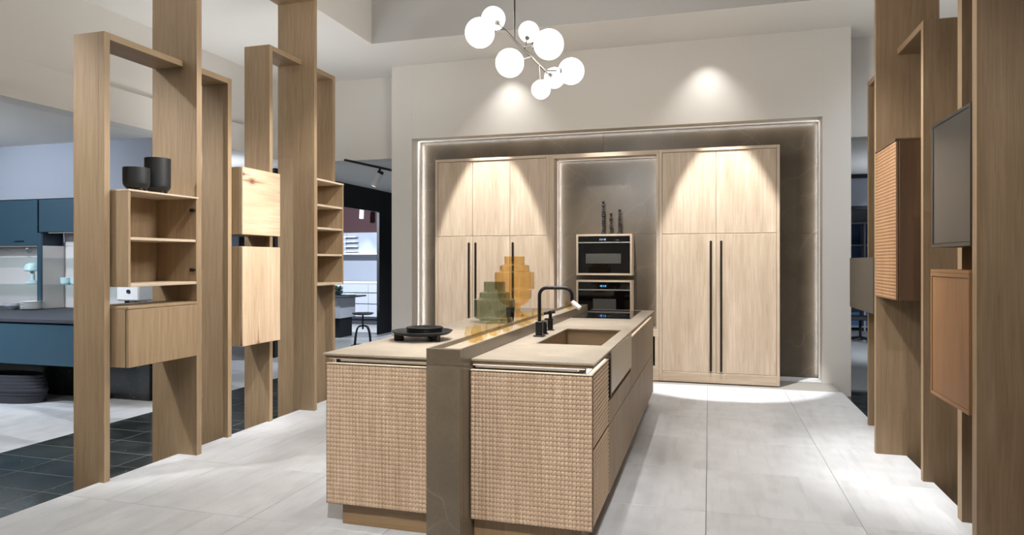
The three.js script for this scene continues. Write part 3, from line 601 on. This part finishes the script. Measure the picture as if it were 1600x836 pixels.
{
  const t = thing('sink', 'taupe undermount sink with a front apron set into the island', 'sink', [-0.79, 0.66, -4.38]);
  const w = 0.014, a = -1.0, b = -0.59, z0 = -4.86, z1 = -3.895, y = 0.7;
  add(t, 'basin', [box(a - w, a, y, 0.9075, z0 - w, z1 + w), box(b, b + w, y, 0.9075, z0 - w, z1 + w), box(a, b, y, 0.9075, z1, z1 + w), box(a, b, y, 0.9075, z0 - w, z0), box(a - w, b + w, y - w, y, z0 - w, z1 + w)], M.sinkMetal);
  add(t, 'apron', box(-0.556, -0.522, 0.665, 0.9075, -4.8, -3.79, { grain: 'z', r: 0.004 }), M.apronLit, 'taupe apron lightened as if lit');
  add(t, 'slot_shade', box(-0.556, -0.5235, 0.655, 0.8915, -3.7895, -3.752), M.bronze, 'dark strip standing in for the shaded slot');  // dark piece added where the slot is only in shade
  add(t, 'drain', lathe(soft([[0.001, 0.701], [0.04, 0.701], [0.045, 0.7], [0.04, 0.7045], [0.02, 0.703], [0.001, 0.7025]], 0.002), 24).translate(-0.79, 0, -4.4), M.steel);
}
{
  const t = thing('hob', 'flat black glass induction hob at the far end of the island', 'hob', [-0.895, 0.92, -6.24]);
  add(t, 'glass_plate', box(-1.142, -0.632, 0.9203, 0.925, -6.7, -5.745, { r: 0.002 }), M.blackGlass);
  for (const [x, z, r] of [[-1.0, -6.48, 0.1], [-0.76, -6.48, 0.085], [-1.0, -5.98, 0.085], [-0.76, -5.98, 0.1]]) { const g = new THREE.RingGeometry(r - 0.0015, r, 48); g.rotateX(-Math.PI / 2); g.translate(x, 0.9254, z); add(t, 'cooking_zone', g, M.greyFront); }
}
{
  const t = thing('island_divider', 'raised stone trough toned darker for shade, running down the middle of the island to the floor', 'divider', [-1.236, 0, -4.8]);
  const a = -1.324, b = -1.148, z1 = -3.05, z0 = -6.6, w = 0.013, top = 0.983;
  add(t, 'front_panel', box(a, b, 0, 0.902, z1 - 0.04, z1, { grain: 'x', shift: [0.35, 0.1], r: 0.001 }), M.stoneShaded);
  add(t, 'front_cap', box(a, b, 0.9032, top, z1 - 0.04, z1, { grain: 'x', shift: [0.9, 0.6], r: 0.001 }), M.stoneShaded);
  add(t, 'side_panel', box(a, a + w, 0, top, z0, z1 - 0.0402, { grain: 'z', r: 0.001 }), M.stoneShaded);
  add(t, 'side_panel', box(b - w, b, 0, top, z0, z1 - 0.0402, { grain: 'z', r: 0.001 }), M.stoneShaded);
  add(t, 'tray_floor', box(a + w, b - w, 0.94, 0.962, z0 + w, z1 - 0.0402, { grain: 'z', r: 0.001 }), M.stoneLit);  // lit tone of the stone, put in by colour
  add(t, 'end_cap', box(a + w, b - w, 0, top, z0, z0 + w, { grain: 'x', r: 0.001 }), M.stoneShaded);
}
// taps
{
  const t = thing('faucet', 'black arched kitchen faucet with a pale spray head over the sink', 'faucet', [-1.058, 0.92, -4.27]);
  own(t, 'base', [box(-0.022, 0.022, 0.008, 0.098, -0.022, 0.022, { r: 0.004 }), box(-0.034, 0.034, 0, 0.008, -0.034, 0.034, { r: 0.003 })], M.blackMetal);
  const p = []; const R = 0.05, top = 0.316, reach = 0.215;
  p.push([0, 0.095, 0], [0, top - R, 0]);
  for (let k = 1; k <= 6; k++) { const a = k / 6 * Math.PI / 2; p.push([R - R * Math.cos(a), top - R + R * Math.sin(a), 0]); }
  for (let k = 0; k <= 6; k++) { const a = k / 6 * Math.PI / 2; p.push([reach - R + R * Math.sin(a), top - R + R * Math.cos(a), 0]); }
  p.push([reach, top - 0.085, 0]);
  own(t, 'spout', tube(p, 0.0115, 14, false, 60, false), M.blackMetal);
  own(t, 'spray_head', [rod([reach, top - 0.083, 0], [reach + 0.012, top - 0.1, 0], 0.013, 16), rod([reach + 0.01, top - 0.097, 0], [reach + 0.055, top - 0.128, 0.012], 0.017, 18, 0.015)], M.white, 'pale spray head');
}
function tapBody(name, label, [x, y, z], lever) {
  const t = thing(name, label, 'tap', [x, y, z]);
  own(t, 'base', [rod([0, 0.006, 0], [0, 0.07, 0], 0.019, 18), rod([0, 0, 0], [0, 0.006, 0], 0.03, 20)], M.blackMetal);
  if (lever) { own(t, 'stem', [rod([0, 0.07, 0], [0, 0.125, 0], 0.012, 14), rod([-0.04, 0.078, 0], [0.02, 0.078, 0], 0.007, 10)], M.blackMetal); own(t, 'lever', [rod([-0.045, 0.118, 0.004], [0.034, 0.132, 0], 0.011, 12), rod([0, 0.13, -0.03], [0, 0.13, 0.03], 0.009, 12)], M.blackMetal, 'black cross lever'); }
  else own(t, 'cap', rod([0, 0.07, 0], [0, 0.082, 0], 0.016, 16), M.blackMetal);
}
tapBody('tap_control', 'short black tap knob directly behind the faucet base', [-1.062, 0.92, -4.42], false);
tapBody('tap_control', 'black tap control with a cross lever, nearer the hob', [-1.078, 0.92, -4.67], true);
// tray with plates
{
  const t = thing('tray', 'round shallow black tray on short legs, on the left worktop', 'tray', [-1.712, 0.92, -3.88]);
  own(t, 'dish', lathe(soft([[0.001, 0.03], [0.12, 0.03], [0.168, 0.038], [0.192, 0.058], [0.188, 0.06], [0.165, 0.046], [0.12, 0.038], [0.001, 0.038]], 0.006), 48), M.blackMatt);
  for (let k = 0; k < 3; k++) { const a = k / 3 * Math.PI * 2 + 0.52, c = Math.cos(a), s = Math.sin(a), g = box(-0.012, 0.012, 0, 0.044, -0.03, 0.03, { r: 0.004 }); g.rotateY(-a + Math.PI / 2); g.translate(c * 0.142, 0, s * 0.142); own(t, 'leg', g, M.blackMatt); }
  const p = thing('plate', 'lower of two small dark plates stacked on the black tray', 'plate', [-1.7, 0.958, -3.89], 'dark plates on the tray');
  own(p, 'dish', lathe(soft([[0.001, 0], [0.085, 0], [0.11, 0.01], [0.115, 0.026], [0.11, 0.027], [0.075, 0.014], [0.001, 0.014]], 0.004), 44), M.blackMetal);
  copy(p, [-1.698, 0.9735, -3.888], 0.4, 'upper of two small dark plates stacked on the black tray');
}
// vases
function vase(label, material, at, profile, parts) {
  const t = thing('vase', label, 'vase', at);
  const outer = soft(profile, 0.012), inner = profile.map(([r, y], i) => [Math.max(0.001, r - 0.006), i < 2 ? y + 0.012 : y]).reverse();
  own(t, 'body', lathe([...outer, ...soft(inner, 0.01)], 56), material);
}
vase('squat stepped dark green glass vase on the left worktop', M.greenGlass, [-1.655, 0.9205, -5.18], [[0.001, 0.002], [0.12, 0.002], [0.125, 0.024], [0.166, 0.034], [0.166, 0.182], [0.123, 0.19], [0.122, 0.238], [0.087, 0.244], [0.087, 0.322]]);
vase('tall stepped amber glass vase behind the green one', M.amberGlass, [-1.655, 0.9205, -5.76], [[0.001, 0.002], [0.085, 0.002], [0.085, 0.012], [0.05, 0.05], [0.055, 0.085], [0.13, 0.125], [0.15, 0.165], [0.152, 0.232], [0.177, 0.24], [0.177, 0.39], [0.132, 0.4], [0.131, 0.452], [0.09, 0.46], [0.09, 0.53]]);
{
  const t = thing('drinking_glass', 'tall smoky clear glass in front of the green vase', 'glass', [-1.475, 0.9205, -5.02]);
  own(t, 'bowl', lathe(soft([[0.001, 0.002], [0.024, 0.002], [0.026, 0.01], [0.036, 0.13], [0.034, 0.13], [0.024, 0.014], [0.001, 0.012]], 0.003), 28), M.smokeTumbler);
}
{
  const t = thing('tumbler', 'round pale amber glass nearest the front of the stone trough', 'glass', [-1.24, 0.9625, -3.5], 'pale amber glasses in the trough');
  own(t, 'bowl', lathe(soft([[0.001, 0.002], [0.02, 0.002], [0.042, 0.018], [0.049, 0.045], [0.04, 0.085], [0.037, 0.09]], 0.012), 32), M.goldGlass);
  own(t, 'stem_knob', lathe(soft([[0.001, 0.003], [0.017, 0.003], [0.022, 0.014], [0.016, 0.024], [0.001, 0.026]], 0.004), 20), M.amberGlass);
  [[-1.238, -3.6, 'second pale amber glass from the front of the stone trough'], [-1.238, -3.85, 'third pale amber glass from the front, before the green vase'], [-1.24, -4.12, 'fourth pale amber glass in the trough, in front of the smoky glass'], [-1.236, -4.48, 'fifth pale amber glass in the trough, just left of the faucet'], [-1.238, -4.66, 'sixth pale amber glass in the trough, behind the faucet spout'], [-1.238, -4.95, 'pale amber glass in the trough beside the cross-lever tap'], [-1.236, -6.14, 'lone amber glass at the far end of the trough under the spout']].forEach(([x, z, l], i) => copy(t, [x, 0.9625, z], i * 0.7, l));
}

// ---------------------------------------------------------------- pendant lamp with opal globes
{
  const t = thing('pendant_lamp', 'branching pendant lamp with eight glowing opal globes over the island', 'lamp', [-1.242, 2.95, -4.325]);
  const toward = (u, v, d) => { const a = (u - 800) / 1057, c = 0.9601, s = 0.27966; return [d * (-s + a * c), 1.409 + (408 - v) * d / 1057, -d * (c + a * s)]; };
  const A = [-1.312, 2.954, -4.305], B = [-1.03, 2.656, -4.387];
  const on = (k) => A.map((p, i) => p + (B[i] - p) * k);
  add(t, 'rod', rod([-1.242, 2.878, -4.325], [-1.242, 5.398, -4.325], 0.006, 12), M.gunmetal);
  add(t, 'canopy', lathe(soft([[0.001, 5.365], [0.05, 5.368], [0.06, 5.398], [0.001, 5.399]], 0.004), 28).translate(-1.242, 0, -4.325), M.gunmetal);
  add(t, 'bar', rod(A, B, 0.007, 12), M.gunmetal, 'slanting metal bar');
  for (const [p, r, k] of [[[-1.43, 2.892, -4.16], 0.096, 0.02], [[-1.425, 3.075, -4.43], 0.082, 0.0], [[-1.185, 2.98, -4.48], 0.07, 0.47], [[-1.005, 2.825, -4.31], 0.098, 0.4], [[-1.23, 2.682, -4.17], 0.091, 0.62], [[-0.9, 2.7, -4.53], 0.089, 0.93], [[-1.05, 2.525, -4.28], 0.062, 0.8], [[-1.01, 2.655, -4.5], 0.07, 1.0]]) {
    const q = on(k), v = new THREE.Vector3(...p).sub(new THREE.Vector3(...q)), tip = v.clone().normalize().multiplyScalar(v.length() - r * 0.9).add(new THREE.Vector3(...q)).toArray();
    const arm = add(t, 'arm', rod(q, tip, 0.005, 8), M.gunmetal);
    const base = v.clone().normalize().multiplyScalar(v.length() - r * 1.14).add(new THREE.Vector3(...q)).toArray();
    add(arm, 'socket', rod(base, tip, r * 0.24, 16), M.gunmetal);
    const g = new THREE.SphereGeometry(r, 32, 20); g.translate(...p); add(t, 'globe', g, M.globe);
    const l = new THREE.PointLight(new THREE.Color(1, 0.96, 0.9), 1.5 * (r / 0.08) ** 2, 0, 2); l.name = 'globe_light'; l.position.set(...p).sub(t.position); l.castShadow = true; l.shadow.radius = 2; t.add(l);
  }
}

// ---------------------------------------------------------------- neighbouring blue kitchen on the left
function flapCabinet(label, x0, x1, y0, y1, hx) {
  const t = thing('wall_cabinet', label, 'cabinet', [(x0 + x1) / 2, y0, -6.84]);
  add(t, 'carcass', box(x0, x1, y0, y1, -7.01, -6.685), M.blueDark);
  const d = add(t, 'door', box(x0 + 0.004, x1 - 0.004, y0 + 0.002, y1 - 0.004, -6.683, -6.66), M.blue);
  add(d, 'handle', box(hx - 0.085, hx + 0.085, y0 + 0.05, y0 + 0.064, -6.66, -6.648, { r: 0.003 }), M.blackMatt);
}
flapCabinet('left blue wall cabinet with a black handle, its door reaching lower', -9.6, -8.31, 1.61, 2.205, -8.62);
flapCabinet('right blue wall cabinet with a shorter door, behind the first post', -8.29, -6.56, 1.78, 2.205, -7.44);
{
  const t = thing('display_niche', 'pale wood display niche with glass shelves below the blue wall cabinets', 'shelf', [-8.0, 0.79, -6.84]);
  add(t, 'back_panel', box(-9.6, -6.6, 0.792, 1.608, -7.018, -7.0), M.paleWood);
  add(t, 'divider', box(-8.31, -8.262, 0.792, 1.609, -6.998, -6.69), M.paleWood);
  add(t, 'front_strip', box(-8.32, -8.255, 0.792, 1.775, -6.688, -6.662), M.blue, 'blue front strip');
  add(t, 'upper_back', box(-8.26, -6.6, 1.61, 1.778, -7.018, -7.0), M.paleWood);
  strip(t, 'light_strip', -9.5, -8.4, 1.6, 1.606, -6.74, -6.72, M.ledSoft, [0, -1, 0], 16, COOL);
  strip(t, 'light_strip', -8.2, -6.7, 1.77, 1.776, -6.74, -6.72, M.ledSoft, [0, -1, 0], 16, COOL);
  for (const [a, b, y] of [[-9.6, -8.315, 1.46], [-9.6, -8.315, 1.11], [-8.255, -6.6, 1.45], [-8.255, -6.6, 1.105]]) add(t, 'glass_shelf', box(a, b, y - 0.008, y, -6.995, -6.7, { r: 0.001 }), M.shelfGlass);
}
{
  const t = thing('kitchen_counter', 'long blue floating counter with a dark top, on the far left', 'counter', [-8, 0.3, -6.0]);
  add(t, 'top', box(-10.5, -5.95, 0.752, 0.79, -6.995, -5.5, { r: 0.003 }), M.charcoal);
  add(t, 'front', box(-10.5, -5.97, 0.3, 0.735, -5.545, -5.52), M.blue);
  add(t, 'carcass', box(-10.5, -5.97, 0.31, 0.751, -6.995, -5.548), M.blueDark);
  add(t, 'back_panel', box(-10.5, -5.98, LOW, 0.309, -6.2, -6.1), M.granite, 'speckled black stone panel under the counter');
}
struct('wall_end', [box(-5.94, -5.88, LOW, 1.3, -7.0, -6.1)], M.white);
{
  const t = thing('mushroom_lamp', 'pale turquoise mushroom-shaped lamp on the glass shelf', 'lamp', [-8.62, 1.11, -6.84]);
  own(t, 'base', lathe(soft([[0.001, 0], [0.085, 0], [0.08, 0.025], [0.03, 0.045], [0.024, 0.16], [0.001, 0.16]], 0.01), 28), M.turquoise);
  own(t, 'shade', lathe(soft([[0.024, 0.16], [0.1, 0.17], [0.1, 0.19], [0.08, 0.25], [0.04, 0.275], [0.001, 0.28]], 0.02), 32), M.turquoise);
}
{
  const t = thing('cup', 'left of the pale turquoise cups on the right glass shelf', 'cup', [-8.02, 1.105, -6.82], 'turquoise cups on the shelf');
  own(t, 'bowl', lathe(soft([[0.001, 0], [0.05, 0], [0.064, 0.02], [0.066, 0.092], [0.06, 0.092], [0.057, 0.02], [0.001, 0.01]], 0.006), 26), M.turquoise);
  copy(t, [-7.88, 1.105, -6.84], 0.5, 'middle pale turquoise cup on the right glass shelf');
  copy(t, [-7.65, 1.105, -6.82], 1.1, 'pale turquoise cup on the glass shelf, nearest the first post');
}
{
  const t = thing('plate', 'lowest cream plate of the stack on the blue kitchen counter', 'plate', [-8.32, 0.79, -6.6], 'cream plates on the counter');
  own(t, 'dish', lathe(soft([[0.001, 0], [0.08, 0], [0.135, 0.018], [0.13, 0.022], [0.08, 0.01], [0.001, 0.01]], 0.004), 32), M.white);
  ['second cream plate in the stack on the blue kitchen counter', 'third cream plate in the stack on the blue kitchen counter', 'fourth cream plate in the stack on the blue kitchen counter', 'topmost cream plate of the stack on the blue kitchen counter'].forEach((l, i) => copy(t, [-8.32, 0.79 + 0.0215 * (i + 1), -6.6], 0.3 * i, l));
  const b = thing('bowl', 'small grey bowl left of the cream plate stack', 'bowl', [-8.58, 0.79, -6.55]);
  own(b, 'bowl', lathe(soft([[0.001, 0], [0.05, 0], [0.1, 0.05], [0.105, 0.085], [0.1, 0.085], [0.095, 0.052], [0.05, 0.012], [0.001, 0.01]], 0.008), 30), M.greyFront);
  const g = thing('wine_glass', 'clear glass on the upper left glass shelf', 'glass', [-8.68, 1.46, -6.84]);
  own(g, 'bowl', lathe(soft([[0.004, 0.05], [0.03, 0.065], [0.042, 0.1], [0.036, 0.14]], 0.01), 24), M.clearGlass);
  own(g, 'foot', lathe(soft([[0.001, 0], [0.034, 0], [0.03, 0.004], [0.005, 0.008], [0.004, 0.05], [0.001, 0.05]], 0.003), 20), M.clearGlass);
}
{
  const t = thing('basket', 'dark grey woven basket on the floor under the blue counter', 'basket', [-7.5, LOW, -5.72]);
  const pts = [], turns = 8;
  for (let k = 0; k < turns; k++) { const g = new THREE.TorusGeometry(1, 0.05, 8, 36); g.rotateX(Math.PI / 2); const s = 0.42 - 0.012 * Math.abs(k - 3); g.scale(s * 1.1, 0.5, s * 0.42); g.translate(0, 0.03 + k * 0.036, 0); own(t, 'coil', g, M.basket); }
  own(t, 'base', (() => { const g = new THREE.CylinderGeometry(0.42, 0.42, 0.2, 32); g.scale(1.06, 1, 0.42); g.translate(0, 0.1, 0); return g; })(), M.basket);
}
{
  const t = thing('coffee_machine', 'white and dark coffee machine seen through the gap below the open cabinet', 'coffee machine', [-6.42, 0.79, -6.35]);
  own(t, 'body', box(-0.16, 0.16, 0.16, 0.36, -0.16, 0.12, { r: 0.015 }), M.white);
  own(t, 'foot', box(-0.16, 0.16, 0, 0.04, -0.16, 0.16, { r: 0.008 }), M.charcoal);
  own(t, 'back', box(-0.15, 0.15, 0.04, 0.16, -0.16, -0.02, { r: 0.005 }), M.greyFront);
  for (const x of [-0.07, 0.07]) own(t, 'spout', [rod([x, 0.16, 0.06], [x, 0.11, 0.06], 0.024, 14), rod([x, 0.125, 0.06], [x + 0.02, 0.12, 0.16], 0.01, 8)], M.blackMatt);
  own(t, 'dial', rod([0.02, 0.27, 0.12], [0.02, 0.27, 0.135], 0.022, 18), M.blackMatt);
}
// ---------------------------------------------------------------- kitchen beyond the dark portal
function trackLight(label, x, y, z, tilt, withTrack, drop = 0.11) {
  const t = thing('track_light', label, 'spotlight', [x, y, z]);
  if (withTrack) own(t, 'track', box(-0.9, 0.9, -0.03, 0, -0.018, 0.018, { r: 0.003 }).rotateY(Math.PI / 2 - 0.12), M.blackMatt);
  own(t, 'stem', [rod([0, withTrack ? -0.028 : 0, 0], [0, -drop - 0.02, 0], 0.016, 12), rod([0.02, -drop + 0.04, 0], [-0.004, -drop - 0.008, 0], 0.05, 18)], M.blackMatt);
  const h = rod([0, 0, 0], [-Math.sin(tilt) * 0.22, -Math.cos(tilt) * 0.22, 0.02], 0.06, 20); h.translate(0, -drop, 0); own(t, 'head', h, M.white);
  const e = rod([0, 0, 0], [0, 0.004, 0], 0.036, 18); e.rotateZ(-tilt); e.translate(-Math.sin(tilt) * 0.222, -drop - Math.cos(tilt) * 0.222, 0.02); own(t, 'lens', e, M.lampLens);
  const l = new THREE.SpotLight(new THREE.Color(...COOL), 6, 0, 0.6, 0.6, 2); l.name = 'track_spot'; l.position.set(-Math.sin(tilt) * 0.25, -drop - Math.cos(tilt) * 0.25, 0.02); l.target.position.set(-Math.sin(tilt) * 2, -drop - Math.cos(tilt) * 2, 0.1); l.castShadow = true; t.add(l); t.add(l.target);
}
trackLight('white track spotlight under the grey ceiling left of the stone niche', -5.03, 2.91, -9.75, 0.45, true);
trackLight('small white spotlight in front of the red wall beyond the dark portal', -8.17, 2.91, -14.9, 0, false, 0.24);
{
  const t = thing('bar_stool', 'black bar stool with splayed legs, in front of the dark portal', 'stool', [-5.65, LOW, -10.33]);
  own(t, 'seat', lathe(soft([[0.001, 0.645], [0.15, 0.65], [0.185, 0.672], [0.18, 0.682], [0.1, 0.67], [0.001, 0.668]], 0.01), 32), M.blackMatt);
  own(t, 'stem', rod([0, 0.4, 0], [0, 0.648, 0], 0.014, 12), M.blackMetal);
  for (let k = 0; k < 4; k++) { const a = k * Math.PI / 2 + 0.35, c = Math.cos(a), s = Math.sin(a); own(t, 'leg', tube([[c * 0.02, 0.46, s * 0.02], [c * 0.1, 0.445, s * 0.1], [c * 0.15, 0.36, s * 0.15], [c * 0.2, 0.012, s * 0.2]], 0.012, 8, false, 0, true), M.blackMetal); }
  const r = new THREE.TorusGeometry(0.185, 0.008, 8, 36); r.rotateX(Math.PI / 2); r.translate(0, 0.13, 0); own(t, 'foot_ring', r, M.blackMetal);
}
{
  const t = thing('kitchen_island', 'grey kitchen island with a thin dark top beyond the dark portal', 'kitchen island', [-7.6, LOW, -12.4]);
  add(t, 'top', box(-9.0, -6.92, 0.67, 0.7, -12.8, -12.1), M.charcoal);
  add(t, 'body', box(-9.0, -7.15, 0.25, 0.669, -12.75, -12.15), M.greyFront);
  add(t, 'plinth', box(-8.95, -7.2, LOW, 0.249, -12.7, -12.2), M.blackMatt);
  const p = thing('plant_pot', 'small dark plant pot with green leaves on the far grey island', 'potted plant', [-7.35, 0.7, -12.4]);
  own(p, 'pot', lathe(soft([[0.001, 0], [0.08, 0], [0.1, 0.1], [0.09, 0.1], [0.001, 0.09]], 0.005), 20), M.blackMatt);
  const leafMat = mat('leaf', { color: hex('#2c4a2c'), roughness: 0.6 });
  for (let k = 0; k < 12; k++) { const g = new THREE.SphereGeometry(0.06, 8, 6); g.scale(1, 0.25, 0.5); g.translate(0.07, 0, 0); g.rotateZ(0.4 + (k % 3) * 0.3); g.rotateY(k * 0.55); g.translate(0, 0.1, 0); own(p, 'leaf', g, leafMat); }
  const b = thing('bowl', 'flat turquoise dish on the far grey island', 'dish', [-7.1, 0.7, -12.4]);
  own(b, 'dish', lathe(soft([[0.001, 0], [0.1, 0], [0.16, 0.03], [0.155, 0.034], [0.1, 0.012], [0.001, 0.012]], 0.005), 28), M.turquoise);
}
{
  const t = thing('base_cabinet', 'pale grey handleless base units along the red wall', 'cabinet', [-9, LOW, -15.2]);
  for (let i = 0; i < 4; i++) for (const [a, b] of [[0.05, 0.35], [0.37, 0.62], [0.64, 0.85]]) add(t, 'drawer', box(-11 + i, -10.006 + i, a, b, -14.92, -14.9), M.greyFront);
  add(t, 'carcass', box(-11, -7.0, 0.0, 0.86, -15.49, -14.921), M.charcoal);
  add(t, 'plinth', box(-11, -7.0, LOW, -0.001, -15.45, -15.0), M.charcoal);
  add(t, 'top', box(-11, -7.0, 0.861, 0.9, -15.49, -14.88), M.white);
  const u = thing('wall_cabinet', 'blue-grey wall cabinets with a central open bookcase on the red wall', 'cabinet', [-9, 1.62, -15.3]);
  for (const [a, b] of [[-10.6, -9.62], [-9.61, -8.75], [-8.4, -7.75], [-7.74, -7.02]]) add(u, 'door', box(a, b, 1.62, 2.12, -15.17, -15.15), M.greyWall);
  add(u, 'carcass', box(-10.6, -7.02, 1.621, 2.119, -15.49, -15.171), M.greyWall);
  for (let k = 0; k < 4; k++) add(u, 'shelf', box(-8.74, -8.41, 1.64 + k * 0.12, 1.66 + k * 0.12, -15.17, -15.0), M.white);
  add(u, 'shelf', box(-10.6, -7.02, 1.57, 1.615, -15.49, -15.05), M.white);
  const s = thing('splashback', 'dark grey splashback between base units and shelf on the red wall', 'panel', [-9, 0.91, -15.48]);
  add(s, 'panel', box(-10.6, -7.02, 0.905, 1.565, -15.495, -15.47), M.greyWall);
}
// ---------------------------------------------------------------- right background
{
  const t = thing('bookcase', 'dark blue bookcase far behind the wall on the right', 'shelf', [3.8, LOW, -16.7]);
  const bl = mat('bookcaseBlue', { color: hex('#44618c'), roughness: 0.6 });
  add(t, 'back_panel', box(2.6, 5.4, LOW, 2.28, -16.98, -16.95), bl);
  for (const x of [2.6, 3.3, 4.0, 4.7, 5.36]) add(t, 'upright', box(x, x + 0.04, LOW, 2.28, -16.95, -16.6), x === 3.3 ? M.greyWall : bl);
  for (const y of [LOW + 0.08, 0.4, 0.85, 1.3, 1.75, 2.24]) add(t, 'shelf', box(2.64, 5.36, y, y + 0.03, -16.95, -16.62), M.greyWall);
  const b = thing('book', 'white book standing on the far blue bookcase shelf', 'book', [3.62, 1.78, -16.75]);
  own(b, 'cover', box(-0.02, 0.02, 0, 0.26, -0.09, 0.09), M.white);
  copy(b, [3.68, 1.78, -16.75], 0, 'second white book beside the first on the far blue bookcase');
}
{
  const t = thing('office_chair', 'black office chair far behind the olive-grey cabinet on the right', 'chair', [2.8, LOW, -14.4]);
  own(t, 'seat', box(-0.23, 0.23, 0.43, 0.5, -0.23, 0.23, { r: 0.025 }), M.blackMatt);
  own(t, 'backrest', box(-0.21, 0.21, 0.56, 1.0, -0.25, -0.2, { r: 0.02 }).rotateY(0.5), M.blackMatt);
  own(t, 'column', rod([0, 0.08, 0], [0, 0.44, 0], 0.025, 12), M.blackMetal);
  for (let k = 0; k < 5; k++) { const a = k * Math.PI * 0.4; own(t, 'leg', rod([0, 0.1, 0], [Math.cos(a) * 0.28, 0.06, Math.sin(a) * 0.28], 0.016, 8), M.blackMetal); const w = new THREE.SphereGeometry(0.03, 10, 8); w.translate(Math.cos(a) * 0.28, 0.032, Math.sin(a) * 0.28); own(t, 'caster', w, M.blackMatt); }
}
renderer.render(scene, camera);
